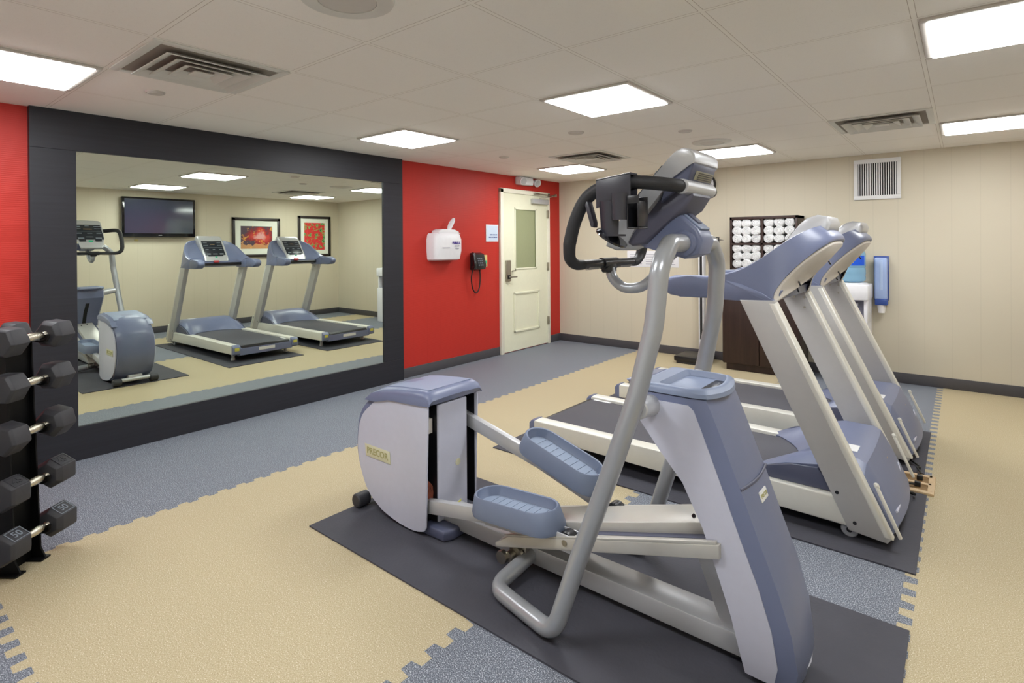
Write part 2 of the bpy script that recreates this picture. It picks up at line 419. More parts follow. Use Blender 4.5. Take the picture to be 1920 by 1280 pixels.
# ------------------------------------------------------------------ ceiling fittings
def ceiling_light(cx, cy, where):
    t = thing('ceiling_light', where, 'ceiling light', (cx, cy, H), 'square troffer lights in the ceiling')
    f = BM(); a = .292; i = .268
    for (p, q, r_, s) in ((-a, a, -a, -i), (-a, a, i, a), (-a, -i, -i, i), (i, a, -i, i)): box(f, cx + p, cx + q, cy + r_, cy + s, H - .012, H, .002)
    obj('light_frame', f, 'fixture', t)
    d = BM(); q = lambda r_, z_: [(cx - r_, cy - r_, z_), (cx + r_, cy - r_, z_), (cx + r_, cy + r_, z_), (cx - r_, cy + r_, z_)]
    loft(d, [q(i, H - .001), q(i, H - .014), q(i - .012, H - .020)], True, True); obj('diffuser', d, 'diffuser', t, smooth=0)  # lens shaped to drop below its frame and spill light onto the ceiling
    return t
lx = (.941, 2.771, 4.601); ly = (-6.002, -3.562, -1.122)
LL = {(0, 0): 'square ceiling light above the dumbbell rack end of the mirror', (0, 1): 'square ceiling light above the door end of the mirror', (0, 2): 'square ceiling light just in front of the door',
      (1, 1): 'square ceiling light in the middle of the room', (1, 2): 'square ceiling light above the space in front of the towel cabinet', (2, 1): 'large square ceiling light above the treadmill fronts, cut by the top right of the photo',
      (2, 2): 'square ceiling light near the back wall grille', (1, 0): 'square ceiling light by the front wall, middle one of its row', (2, 0): 'square ceiling light in the front corner by the right wall'}
for i, x_ in enumerate(lx):
    for j, y_ in enumerate(ly): ceiling_light(x_, y_, LL[(i, j)])
def ceiling_vent(cx, cy, lab):
    t = thing('ceiling_vent', lab, 'air vent', (cx, cy, H), 'square supply diffusers in the ceiling')
    a = .30; f = BM()
    for (p, q, r_, s) in ((-a, a, -a, -.262), (-a, a, .262, a), (-a, -.262, -.262, .262), (.262, a, -.262, .262)): box(f, cx + p, cx + q, cy + r_, cy + s, H - .008, H, .002)
    obj('vent_frame', f, 'ventwhite', t)
    obj('duct_opening', B(cx - .262, cx + .262, cy - .262, cy + .262, H - .003, H), 'duct', t)
    for k, ro in enumerate((.225, .165, .105)):
        ri = ro - .045; zo = H - .030; zi = H - .006; c = BM()
        sq = lambda r_, z_: [(cx - r_, cy - r_, z_), (cx + r_, cy - r_, z_), (cx + r_, cy + r_, z_), (cx - r_, cy + r_, z_)]
        loft(c, [sq(ri, zi), sq(ro, zo), sq(ro + .004, zo), sq(ro + .004, zo + .004), sq(ri + .004, zi + .002)], True, False)
        obj('louver', c, 'ventwhite', t, smooth=0)
    obj('centre_plate', B(cx - .045, cx + .045, cy - .045, cy + .045, H - .028, H - .022, .002), 'ventwhite', t)
ceiling_vent(1.551, -5.392, 'large square ceiling vent in front of the mirror')
ceiling_vent(1.551, -1.732, 'small square ceiling vent between the door and the far lights')
ceiling_vent(3.991, -1.732, 'square ceiling vent above the wall grille')
def speaker(cx, cy, lab):
    t = thing('ceiling_speaker', lab, 'speaker', (cx, cy, H), 'round flush ceiling speakers')
    b = BM(); n = 40
    R = lambda r_, z_: [(cx + r_ * math.cos(2 * math.pi * k / n), cy + r_ * math.sin(2 * math.pi * k / n), z_) for k in range(n)]
    loft(b, [R(.165, H), R(.16, H - .008), R(.12, H - .013), R(.102, H - .012), R(.100, H - .002)], True, False)
    obj('trim_ring', b, 'ventwhite', t)
    g = BM(); loft(g, [R(.101, H - .001), R(.100, H - .010), R(.05, H - .014)], True, True); obj('speaker_grille', g, 'fixture', t)
speaker(2.771, -5.392, 'round ceiling speaker at the top edge of the photo')
speaker(2.771, -1.75, 'round ceiling speaker beyond the middle light')
def sprinkler(cx, cy, lab, r_=.045):
    b = BM(); cyl(b, (cx, cy, H - .008), (cx, cy, H), r_, r_ + .004, 28); cyl(b, (cx, cy, H - .012), (cx, cy, H - .008), r_ * .82, r_ * .85, 28)
    tag(obj('sprinkler_cover', b, 'fixture'), lab, 'sprinkler', 'round sprinkler covers')
sprinkler(.94, -5.39, 'round sprinkler cover beside the large vent at the mirror')
sprinkler(.91, -2.31, 'round sprinkler cover near the red wall')
sprinkler(2.11, -2.87, 'round sprinkler cover between the middle light and the small vent', .06)
sprinkler(2.78, -2.36, 'round sprinkler cover just beyond the middle light', .05)

# ------------------------------------------------------------------ red wall items
el = thing('emergency_light', 'white emergency light with two lamp heads above the door', 'emergency light', (0, -.8, 2.13))
obj('housing', B(0, .085, -1.0, -.72, 2.13, 2.23, .012), 'white', el)
for yy in (-.955, -.62):
    lb = BM(); c0 = Vector((.075 if yy < -.8 else .05, yy, 2.185)); d = Vector((.75, -.3, -.35)).normalized()
    cyl(lb, c0 - d * .02, c0 + d * .045, .032, .052, 24); cyl(lb, c0 + d * .045, c0 + d * .055, .052, .046, 24); lh = obj('lamp_head', lb, 'white', el)
    g = BM(); cyl(g, c0 + d * .0552, c0 + d * .058, .043, .03, 20); obj('lens', g, 'silver', lh)
obj('arm', B(.02, .06, -.72, -.66, 2.17, 2.20, .004), 'white', el)

wd = thing('wipe_dispenser', 'white wall mounted wipe dispenser with purple lettering and a wipe sticking out', 'dispenser', (0, -2.315, 1.2))
b = BM(); sec = []
for (z_, hw, dx) in ((1.198, .185, .13), (1.21, .198, .15), (1.30, .208, .17), (1.42, .208, .17), (1.475, .195, .155), (1.49, .18, .14)):
    ring = []
    for k in range(13):
        a = math.pi * k / 12; c_, s_ = math.cos(a), math.sin(a)
        ring.append((dx * abs(s_) ** .45, -2.315 - hw * math.copysign(abs(c_) ** .5, c_), z_))
    sec.append(ring)
loft(b, sec, True, True); obj('case', b, 'white', wd)
b = BM(); prism(b, [(-2.47, 1.485), (-2.13, 1.485), (-2.17, 1.50), (-2.22, 1.53), (-2.40, 1.535), (-2.45, 1.52)], .012, .135, .008, 2, 'x'); obj('lid', b, 'white', wd)
b = BM(); tube(b, [(.07, -2.26, 1.52), (.072, -2.245, 1.56), (.066, -2.215, 1.60), (.07, -2.19, 1.635), (.068, -2.175, 1.66)], .02, 10, flat=.35, rf=lambda t: .012 + .016 * math.sin(math.pi * min(1, t * .9 + .1))); obj('wipe', b, 'paper', wd)
obj('lettering', text_bm('PURELL', .036, frame_m((.174, -2.245, 1.385), (0, 1, 0), (0, 0, 1)), .0015, .0012), 'purple', wd)
b = text_bm('Wipes', .022, frame_m((.174, -2.235, 1.325), (0, 1, 0), (0, 0, 1)), .001); merge(b, text_bm('SANITIZING', .014, frame_m((.174, -2.235, 1.352), (0, 1, 0), (0, 0, 1)), .001)); obj('small_lettering', b, 'greyprint', wd)
obj('view_slot', B(.1695, .1715, -2.45, -2.34, 1.33, 1.337, 0), 'greyprint', wd)

ph = thing('wall_phone', 'black wall phone with coiled cord hanging below it on the red wall', 'telephone', (0, -1.76, 1.07))
b = BM(); prism(b, [(0, 1.07), (.07, 1.075), (.085, 1.12), (.05, 1.25), (0, 1.27)], -1.85, -1.655, .008, 2); obj('body', b, 'black', ph)
b = BM(); tube(b, fillet([(.075, -1.86, 1.085), (.10, -1.862, 1.10), (.075, -1.862, 1.255), (.045, -1.86, 1.26)], .02), .019, 12); box(b, .05, .10, -1.885, -1.84, 1.075, 1.12, .012); box(b, .035, .085, -1.885, -1.84, 1.225, 1.27, .012); obj('handset', b, 'gloss', ph)
b = BM()
for r_ in range(4):
    for c_ in range(3):
        zc = 1.125 + r_ * .025; xx = .083 - (zc - 1.12) * .27
        box(b, xx - .002, xx + .005, -1.79 + c_ * .03, -1.772 + c_ * .03, zc - .007, zc + .007, .001)
obj('keypad', b, 'dispgrey', ph)
def coil(p, r_, turns, R_):
    P = catmull(p, 24); out = []; N = len(P)
    for i, q in enumerate(P):
        a = 2 * math.pi * turns * i / N; out.append(q + Vector((math.cos(a) * r_, 0, math.sin(a) * r_)))
    return out
b = BM(); tube(b, catmull([(.06, -1.865, 1.08), (.045, -1.875, .98), (.04, -1.85, .86), (.04, -1.79, .80), (.04, -1.735, .86), (.04, -1.72, .98), (.045, -1.73, 1.07)], 10), .0075, 8); obj('cord', b, 'cable', ph)
op = thing('jack_plate', 'pale yellow outlet plate with a green sticker beside the phone', 'outlet plate', (0, -1.60, 1.16))
obj('plate', B(0, .008, -1.66, -1.555, 1.10, 1.24, .003), 'almond', op); obj('sticker', B(.008, .009, -1.60, -1.565, 1.135, 1.175), 'green', op)
sg = thing('wall_sign', 'small pale blue sign with navy print between the phone and door', 'sign', (0, -1.46, 1.40))
obj('sign_plate', B(0, .008, -1.572, -1.348, 1.40, 1.605, .002), 'paper', sg)
obj('sign_face', B(.008, .009, -1.560, -1.360, 1.412, 1.593), 'signblue', sg)
b = BM()
for z_, wds in ((1.482, [.05, .035, .035]), (1.452, [.04, .03, .045, .02])):
    yy = -1.365 - sum(wds) - .006 * len(wds)
    for q in wds:
        n_ = max(2, int(q / .010))
        for k in range(n_): box(b, .009, .0098, yy + k * q / n_, yy + (k + .78) * q / n_, z_ - .007, z_ + .007)
        yy += q + .006
obj('print', b, 'navy', sg)

# ------------------------------------------------------------------ back wall items
gr = thing('wall_grille', 'white louvered return air grille high on the back wall', 'air vent', (3.785, 0, 1.785))
b = BM()
for a in ((3.59, 3.98, 1.785, 1.825), (3.59, 3.98, 2.145, 2.185), (3.59, 3.625, 1.825, 2.145), (3.945, 3.98, 1.825, 2.145)): box(b, a[0], a[1], -.018, 0, a[2], a[3], .003)
obj('grille_frame', b, 'grillewhite', gr); obj('backing', B(3.62, 3.95, -.003, -.0005, 1.82, 2.15), 'ventdark', gr)
for k in range(17):
    xx = 3.634 + k * .0189
    obj('slat', box(BM(), xx - .0045, xx + .0045, -.016, -.004, 1.824, 2.146, .0015), 'grillewhite', gr)
ck = thing('wall_clock', 'round wall clock with a black rim behind the elliptical console', 'clock', (2.05, 0, 2.05))
b = BM(); n = 40
R = lambda r_, y_: [(2.075 + r_ * math.cos(2 * math.pi * k / n), y_, 2.052 + r_ * math.sin(2 * math.pi * k / n)) for k in range(n)]
loft(b, [R(.135, 0), R(.135, -.03), R(.13, -.038), R(.118, -.036), R(.116, -.02)], True, False); obj('rim', b, 'black', ck)
b = BM(); cyl(b, (2.075, -.018, 2.052), (2.075, -.022, 2.052), .118, None, 40); obj('face', b, 'paper', ck)
b = BM()
for k in range(12):
    a = math.pi * k / 6; c0 = Vector((2.075 + .1 * math.cos(a), -.023, 2.052 + .1 * math.sin(a))); c1 = Vector((2.075 + .085 * math.cos(a), -.023, 2.052 + .085 * math.sin(a))); cyl(b, c0, c1, .003, None, 6)
obj('hour_marks', b, 'black', ck)
for ang, L_, r_ in ((1.0, .055, .004), (2.3, .085, .003)):
    b = BM(); cyl(b, (2.075, -.025, 2.052), (2.075 + L_ * math.cos(ang), -.025, 2.052 + L_ * math.sin(ang)), r_, None, 6); obj('hand', b, 'black', ck)
pp = thing('wall_notice', 'wide white paper notice with faint print on the back wall', 'poster', (1.41, 0, 1.07))
obj('sheet', B(1.06, 1.755, -.004, 0, 1.065, 1.27, .0008), 'paper', pp)
b = BM()
for r_ in range(5):
    for c_ in range(3): box(b, 1.10 + c_ * .22, 1.10 + c_ * .22 + .17 - .02 * (r_ % 2), -.0048, -.004, 1.22 - r_ * .03, 1.226 - r_ * .03)
obj('print', b, 'greyprint', pp)

# towel cabinet and hutch
cb = thing('towel_cabinet', 'dark brown two door cabinet on the floor under the towel shelf', 'cabinet', (2.79, -.225, 0))
obj('body', B(2.42, 3.17, -.43, -.005, .07, .93, .003), 'espresso', cb)
obj('plinth', B(2.45, 3.14, -.41, -.02, 0, .07), 'espresso', cb)
obj('top', B(2.405, 3.185, -.455, -.005, .93, .965, .003), 'espresso', cb)
for a, c_ in ((2.422, 2.792), (2.798, 3.168)):
    d_ = obj('door', B(a, c_, -.45, -.43, .08, .925, .003), 'espresso', cb)
    xk = c_ - .04 if a < 2.5 else a + .04
    b = BM(); cyl(b, (xk, -.45, .62), (xk, -.475, .62), .008, .011, 16); obj('knob', b, 'steel', d_)
hs = thing('towel_shelf', 'dark brown four cubby shelf full of white towels above the cabinet', 'shelf', (2.80, -.155, .965))
b = BM(); X0, X1, Z0, Z1, ym = 2.46, 3.135, 1.065, 1.645, 2.79
box(b, X0, X1, -.31, -.005, Z1 - .03, Z1, .001); box(b, X0, X1, -.31, -.005, Z0, Z0 + .025, .001)
box(b, X0, X0 + .022, -.31, -.005, Z0, Z1, .001); box(b, X1 - .022, X1, -.31, -.005, Z0, Z1, .001)
obj('case', b, 'espresso', hs)
obj('divider', B(ym - .012, ym + .012, -.308, -.005, Z0 + .02, Z1 - .02), 'espresso', hs)
zs = 1.352
obj('shelf_board', B(X0 + .02, X1 - .02, -.308, -.005, zs - .01, zs + .01), 'espresso', hs)
obj('back_panel', B(X0 + .02, X1 - .02, -.012, -.005, Z0 + .02, Z1 - .02), 'espresso', hs)
obj('stand', B(2.55, 3.05, -.26, -.04, .965, 1.065), 'espresso', hs)
def towel_mesh(seed):
    rnd = random.Random(seed); b = BM(); R_ = .049; n = 26; rings = []
    sx = 1 + rnd.uniform(-.03, .05); sz = 1 + rnd.uniform(-.06, .0); ph = rnd.uniform(0, 6.28)
    def ring(r_, y_):
        out = []
        for k in range(n):
            a = 2 * math.pi * k / n; rr = r_ * (1 + .035 * math.sin(3 * a + ph) + .02 * math.sin(5 * a + 2 * ph))
            out.append((rr * sx * math.cos(a), y_, rr * sz * math.sin(a)))
        return out
    loft(b, [ring(R_ * .9, .13), ring(R_, .118), ring(R_, -.118), ring(R_ * .95, -.131), ring(R_ * .86, -.136), ring(R_ * .80, -.128), ring(R_ * .72, -.135), ring(R_ * .64, -.137), ring(R_ * .56, -.128), ring(R_ * .47, -.136), ring(R_ * .38, -.137), ring(R_ * .30, -.128), ring(R_ * .2, -.136), ring(R_ * .05, -.134)], True, True)
    # spiral lap edge
    tube(b, [(R_ * .98 * math.cos(a) * sx, -.12 + .0 * a, R_ * .98 * math.sin(a) * sz) for a in [ph + q * .12 for q in range(12)]], .006, 8)
    return b
tw = []
for s_ in range(5):
    o = obj('rolled_towel', towel_mesh(s_), 'towel', smooth=60); tw.append(o)
used = [False] * 5
cub = {'upper left': (X0 + .022, ym - .012, zs + .01), 'upper right': (ym + .012, X1 - .022, zs + .01), 'lower left': (X0 + .022, ym - .012, Z0 + .025), 'lower right': (ym + .012, X1 - .022, Z0 + .025)}
rows = ('bottom row', 'middle row', 'top row'); cols = ('left', 'middle', 'right')
for cn, (xa, xb, zb) in cub.items():
    for r_ in range(3):
        for c_ in range(3):
            s_ = random.randrange(5)
            if used[s_]: o = tw[s_].copy(); COL.objects.link(o)
            else: o = tw[s_]; used[s_] = True
            xx = xa + (xb - xa) * (c_ + .5) / 3; zz = zb + .046 + r_ * .0845
            o.location = (xx + random.uniform(-.002, .002), -.165 + random.uniform(-.01, .006), zz)
            tag(o, 'rolled white towel, %s of the %s in the %s cubby' % (cols[c_], rows[r_], cn), 'towel', 'rolled white towels in the shelf')
for k in range(5):
    if not used[k]: bpy.data.objects.remove(tw[k])

# physician scale
sc = thing('medical_scale', 'white beam scale with a black platform against the back wall', 'scale', (2.05, -.25, 0))
obj('platform', B(1.88, 2.22, -.47, -.10, .03, .085, .006), 'black', sc)
obj('platform_base', B(1.90, 2.20, -.45, -.10, 0, .03, .004), 'rubber', sc)
b = BM(); box(b, 2.045, 2.105, -.14, -.06, 0, 1.36, .004); co = obj('column', b, 'white', sc)
obj('column_face', B(2.062, 2.09, -.142, -.14, .24, 1.34), 'black', co)
obj('head', B(2.03, 2.27, -.15, -.05, 1.275, 1.335, .012), 'white', sc)
b = BM()
for z_ in (1.365, 1.40, 1.425): box(b, 2.02, 2.28, -.125, -.115, z_ - .005, z_ + .005, .001)
box(b, 2.27, 2.282, -.13, -.11, 1.345, 1.43, .002); box(b, 2.02, 2.032, -.13, -.11, 1.33, 1.43, .002); cyl(b, (2.28, -.12, 1.40), (2.33, -.12, 1.395), .006, .002, 8)
obj('beam', b, 'black', sc)
obj('poise', B(2.12, 2.15, -.135, -.105, 1.355, 1.385, .004), 'steel', sc)
obj('head_label', B(2.14, 2.22, -.1515, -.15, 1.295, 1.318), 'navy', sc)

# water cooler, its bottle, cup dispenser
wc = thing('water_cooler', 'white floor standing water cooler under a blue bottle by the back wall', 'water cooler', (3.59, -.21, 0))
b = BM(); box(b, 3.44, 3.74, -.38, -.03, .0, .60, .012); box(b, 3.44, 3.74, -.20, -.03, .58, .82, .008); box(b, 3.44, 3.47, -.36, -.18, .58, .82, .006); box(b, 3.71, 3.74, -.36, -.18, .58, .82, .006)
obj('body', b, 'white', wc)
b = BM(); box(b, 3.43, 3.75, -.39, -.03, .81, .955, .014); n = 32
R = lambda r_, z_: [(3.58 + r_ * math.cos(2 * math.pi * k / n), -.21 + r_ * math.sin(2 * math.pi * k / n), z_) for k in range(n)]
loft(b, [R(.15, .95), R(.145, .968), R(.12, .972)], True, True); obj('top_housing', b, 'white', wc)
obj('alcove', B(3.47, 3.71, -.205, -.20, .60, .81), 'greyprint', wc)
for xx in (3.54, 3.64):
    b = BM(); box(b, xx - .014, xx + .014, -.27, -.205, .745, .77, .005); cyl(b, (xx, -.255, .75), (xx, -.255, .715), .008, .007, 12); obj('tap', b, 'white', wc)
obj('drip_tray', B(3.48, 3.70, -.35, -.205, .60, .615, .004), 'greyprint', wc)
wb = thing('water_bottle', 'clear blue water bottle with bright blue label on the cooler', 'bottle', (3.58, -.21, .973))
b = BM(); loft(b, [R(.10, .974), R(.128, .99), R(.132, 1.02), R(.128, 1.04), R(.132, 1.06), R(.132, 1.10), R(.126, 1.115), R(.132, 1.13), R(.132, 1.25), R(.122, 1.275), R(.09, 1.29)], True, True); obj('bottle_body', b, 'bottle', wb)
b = BM(); rr = .1335
arc = [(3.58 + rr * math.cos(a), -.21 + rr * math.sin(a)) for a in [math.radians(q) for q in range(-150, -19, 10)]]
loft(b, [[(x_, y_, 1.14) for x_, y_ in arc] + [(3.58 + (x_ - 3.58) * .99, -.21 + (y_ + .21) * .99, 1.14) for x_, y_ in arc[::-1]], [(x_, y_, 1.235) for x_, y_ in arc] + [(3.58 + (x_ - 3.58) * .99, -.21 + (y_ + .21) * .99, 1.235) for x_, y_ in arc[::-1]]], True, True)
obj('bottle_label', b, 'bottlelabel', wb)
b = BM()
for k in range(5): box(b, 3.535 + k * .02, 3.548 + k * .02, -.3475, -.3455, 1.165, 1.175)
box(b, 3.55, 3.61, -.3475, -.3455, 1.195, 1.215); obj('label_print', b, 'paper', wb)
cu = thing('cup_dispenser', 'blue tube cup dispenser mounted on the back wall beside the cooler', 'dispenser', (3.80, 0, .8))
b = BM(); box(b, 3.765, 3.87, -.075, -.0, .80, 1.21, .016, 3); obj('tube_housing', b, 'cupblue', cu)
obj('back_plate', B(3.755, 3.88, -.012, 0, .79, 1.225, .003), 'cupblue2', cu)
b = BM(); cyl(b, (3.822, -.045, .895), (3.822, -.045, 1.19), .033, None, 20); obj('cup_stack', b, 'cupinner', cu)
obj('dispensing_ring', B(3.768, 3.875, -.088, -.0, .745, .81, .012), 'cupblue2', cu)
b = BM(); cyl(b, (3.822, -.045, .67), (3.822, -.045, .75), .027, .038, 22); obj('paper_cup', b, 'cupwhite', cu)

# ------------------------------------------------------------------ right wall items (seen in the mirror)
tv = thing('television', 'black flat screen television on the wall, reflected in the mirror', 'television', (W, -3.27, 1.5))
obj('tv_mount', B(W - .05, W, -3.5, -3.05, 1.65, 2.0), 'black', tv)
obj('tv_casing', B(W - .105, W - .045, -3.79, -2.76, 1.515, 2.13, .012), 'gloss', tv)
obj('tv_screen', B(W - .1075, W - .105, -3.755, -2.795, 1.575, 2.10), 'screen', tv)  # the blue-grey reflection on the glass is put into the screen colour
obj('logo', B(W - .107, W - .105, -3.30, -3.25, 1.54, 1.55), 'silver', tv)
tag(obj('cable_outlet', B(W - .008, W, -3.60, -3.55, 1.45, 1.48, .002), 'almond'), 'small cable outlet on the wall just under the television', 'outlet plate')
def picture(ya, yb, za, zb, art, lab, mw):
    t = thing('framed_picture', lab, 'picture', (W, (ya + yb) / 2, za)); b = BM(); fw_ = .05
    for a in ((ya, yb, za, za + fw_), (ya, yb, zb - fw_, zb), (ya, ya + fw_, za, zb), (yb - fw_, yb, za, zb)): box(b, W - .032, W, *a, .004)
    obj('picture_frame', b, 'darkframe', t)
    obj('mount_board', B(W - .016, W - .001, ya + .04, yb - .04, za + .04, zb - .04), 'artmat', t)
    obj('print', B(W - .018, W - .016, ya + mw, yb - mw, za + mw, zb - mw), art, t)
picture(-2.13, -1.255, 1.165, 1.87, 'flame', 'wide framed abstract print in warm reds and yellows, reflected in the mirror', .15)
picture(-.89, -.19, 1.15, 1.94, 'floral', 'tall framed print of red flowers near the corner, reflected in the mirror', .13)

# ------------------------------------------------------------------ rubber mats
def rubber_mat(x0, x1, y0, y1, lab):
    b = BM(); nx = 24; ny = 10; rnd = random.Random(int(-y0 * 100)); top = []
    for i in range(nx + 1):
        top.append([b.verts.new((x0 + (x1 - x0) * i / nx, y0 + (y1 - y0) * j / ny, .0065 + (rnd.uniform(0, .0008)))) for j in range(ny + 1)])
    for i in range(nx):
        for j in range(ny): b.faces.new((top[i][j], top[i + 1][j], top[i + 1][j + 1], top[i][j + 1]))
    ed = [e for e in b.edges if e.is_boundary]; r_ = bmesh.ops.extrude_edge_only(b, edges=ed)
    for v in r_['geom']:
        if isinstance(v, bmesh.types.BMVert): v.co.z = .0004
    tag(obj('rubber_mat', b, 'mat', smooth=50), lab, 'mat', 'thin black mats under the machines')
rubber_mat(1.97, 4.29, -5.08, -4.16, 'thin black rubber mat under the elliptical trainer')
rubber_mat(1.99, 4.285, -3.74, -2.83, 'thin black rubber mat under the front treadmill, next to the elliptical')
rubber_mat(1.99, 4.26, -2.50, -1.59, 'thin black rubber mat under the rear treadmill, next to the towel cabinet')

# ------------------------------------------------------------------ treadmill
def make_treadmill(yc, label):
    R0 = thing('treadmill', label, 'treadmill', (3.2, yc, 0), 'blue grey treadmills side by side')
    hw = .41
    # underframe
    b = BM(); box(b, 2.30, 4.0, yc - .32, yc + .32, .075, .15, .01); obj('underframe', b, 'black', R0)
    for s in (-1, 1):
        ya, yb = (yc + s * hw, yc + s * .318); a_, b2 = min(ya, yb), max(ya, yb)
        b = BM(); prism(b, [(2.225, .085), (2.7, .085), (3.4, .075), (4.06, .055), (4.06, .185), (3.4, .19), (2.225, .195)], a_, b2, .014, 3); obj('side_rail', b, 'alu', R0)
        b = BM(); prism(b, [(2.19, .10), (2.205, .085), (2.24, .082), (2.24, .198), (2.21, .192), (2.19, .17)], a_, b2, .010, 2); ec = obj('end_cap', b, 'blue', R0)
        obj('rubber_corner', B(2.187, 2.193, a_ + .02, b2 - .02, .13, .165, .002), 'yellow', ec)
        # upright: outer plate + front extrusion
        yo = yc + s * (hw + .006); yi = yc + s * (hw - .052)
        a_, b2 = min(yo, yi), max(yo, yi)
        b = BM(); prism(b, [(4.03, .045), (4.178, .030), (4.192, .05), (3.72, 1.075), (3.555, 1.07), (4.00, .115)], a_, b2, .006, 2)
        up_ = obj('upright', b, 'plate', R0)
        b = BM(); prism(b, [(4.162, .05), (4.200, .05), (3.727, 1.065), (3.688, 1.065)], a_ - .002, b2 + .002, .012, 3); obj('front_extrusion', b, 'alu', up_)
        b = BM(); bar(b, (4.132, yo - s * .008, .285), (4.226, yo - s * .008, .065), .018, .014, .004)
        cyl(b, (4.134, yo - s * .008, .272), (4.146, yo - s * .008, .277), .010, None, 16); obj('bracket', b, 'alu', up_)
        b = BM()
        for px_, pz_ in ((3.985, .205), (4.055, .085)): cyl(b, (px_, yo - s * .004, pz_), (px_, yo + s * .002, pz_), .008, None, 14)
        obj('bolt', b, 'black', up_)
        b = BM()
        for px_, pz_ in ((3.645, 1.03), (3.70, 1.03), (3.70, .97)): cyl(b, (px_, yi + s * .004, pz_), (px_, yi - s * .004, pz_), .007, None, 12)
        obj('screw', b, 'steel', up_)
        # feet and casters
        b = BM(); cyl(b, (2.37, yc + s * .33, 0), (2.37, yc + s * .33, .03), .025, .022, 16); cyl(b, (2.37, yc + s * .33, .03), (2.37, yc + s * .33, .10), .018, .026, 16); obj('foot', b, 'silver', R0)
        b = BM(); cyl(b, (4.03, yc + s * .355, .036), (4.03, yc + s * .385, .036), .036, None, 24, bev=.004); w_ = obj('caster', b, 'tube', R0)
        b = BM(); cyl(b, (4.03, yc + s * .35, .036), (4.03, yc + s * .39, .036), .012, None, 12); obj('hub', b, 'black', w_)
    b = BM(); prism(b, [(2.195, .075), (2.25, .06), (2.30, .075), (2.30, .15), (2.26, .168), (2.205, .15)], yc - .33, yc + .33, .008, 2); rc = obj('rear_cover', b, 'blue', R0)
    obj('warning_label', B(2.196, 2.2, yc - .10, yc + .10, .105, .14), 'label', rc)
    b = BM(); cyl(b, (2.245, yc - .30, .145), (2.245, yc + .30, .145), .035, None, 24); obj('roller', b, 'black', R0)
    b = BM(); prism(b, [(2.225, .16), (2.26, .182), (3.80, .178), (3.80, .13), (2.26, .13)], yc - .298, yc + .298, .006); obj('belt', b, 'belt', R0)
    obj('belt_label', B(2.28, 2.42, yc + .275, yc + .30, .1815, .1835), 'label', R0)
    # motor cover with a scoop for the belt
    b = BM(); ns = 25; rings = []
    for i in range(ns):
        s = -1 + 2 * i / (ns - 1); y_ = yc + s * .358; lobe = .24 * abs(s) ** 2.2; nose = .03 * (1 - s * s); edge = 1 - .16 * max(0, abs(s) - .85) / .15
        pr_ = [(3.73 - lobe, .184), (3.78 - lobe * .75, .245), (3.85 - lobe * .4, .31), (3.92, .345), (4.055, .342), (4.085 + nose * .3, .325), (4.125 + nose * .6, .25), (4.165 + nose, .16), (4.20 + nose, .075), (4.19 + nose, .045), (3.95, .045), (3.76 - lobe, .06)]
        rings.append([(x_, y_, .06 + (z_ - .06) * edge if z_ > .06 else z_) for x_, z_ in pr_])
    loft(b, rings, True, True); mc = obj('motor_cover', b, 'blue', R0, smooth=28)
    for s in (-1, 1):
        b = BM(); prism(b, [(3.55, .188), (3.60, .188), (4.0, .188), (3.98, .20), (3.9, .285), (3.78, .275), (3.64, .235)], yc + s * .372 - .008, yc + s * .372 + .008, .003); obj('side_fairing', b, 'bluedk', R0)
    obj('sticker', B(3.97, 4.04, yc - .21, yc - .11, .3415, .3445), 'label', mc)
    b = BM(); ax = Vector((.09, 0, -.25)).normalized()
    for (dy, dz, w_, h_) in ((-.10, .135, .025, .02), (-.07, .115, .035, .03), (-.085, .09, .03, .02)):
        c0 = Vector((4.185, yc + dy, dz + .02)); m4 = Matrix.Translation(c0) @ Matrix.Rotation(-.35, 4, 'Y'); box(b, -.001, .003, -w_ / 2, w_ / 2, -h_ / 2, h_ / 2, M4=m4)
    obj('front_labels', b, 'label', mc)
    b = BM(); cyl(b, (4.132, yc + .06, .235), (4.144, yc + .06, .239), .024, None, 24); obj('badge', b, 'wood', mc)
    b = BM(); pts = [(4.20 - .5 * (z_ - .12) * .9, yc + dy, z_) for dy, z_ in ((-.26, .12), (-.14, .115), (0, .12), (.12, .145), (.22, .19))]
    tube(b, catmull(pts, 5), .006, 8); obj('curved_trim', b, 'lav', mc)
    # hood
    n = 41; tilt0 = Vector((3.705, 0, 1.07)); tilt1 = Vector((3.945, 0, 1.375))
    TP = [Vector((x_, 0, z_)) for x_, z_ in ((3.42, 1.183), (3.54, 1.214), (3.645, 1.275), (3.74, 1.352), (3.82, 1.41), (3.885, 1.447))]
    TC = catmull(TP, 8)
    def Tt(t):
        f = t * (len(TC) - 1); i0 = min(int(f), len(TC) - 2); return TC[i0].lerp(TC[i0 + 1], f - i0)
    top0, top1 = TP[1], TP[-1]
    UC = catmull([Vector((x_, 0, z_)) for x_, z_ in ((3.705, 1.060), (3.716, 1.115), (3.765, 1.195), (3.845, 1.285), (3.945, 1.375))], 8)
    def Ut(t):
        f = t * (len(UC) - 1); i0 = min(int(f), len(UC) - 2); return UC[i0].lerp(UC[i0 + 1], f - i0)
    def ring(k0, shrink=1.0, push=0.0, kx=0.0):
        out = []; nrm = Vector((.68, 0, -.73)); cen = tilt0.lerp(tilt1, .4).lerp(top0.lerp(top1, .5), k0)
        for i in range(n):
            th = math.pi * i / (n - 1); c_ = math.cos(th); s_ = max(0, math.sin(th))
            yy = -(hw + .002) * math.copysign(abs(c_) ** .60, c_); t = s_ ** 1.15
            p = Ut(t).lerp(Tt(t), k0) + Vector((.022, 0, -.010)) * math.sin(math.pi * k0) * t
            p = cen.lerp(p, shrink); yy *= shrink; p += nrm * push
            out.append((p.x, yc + yy, p.z))
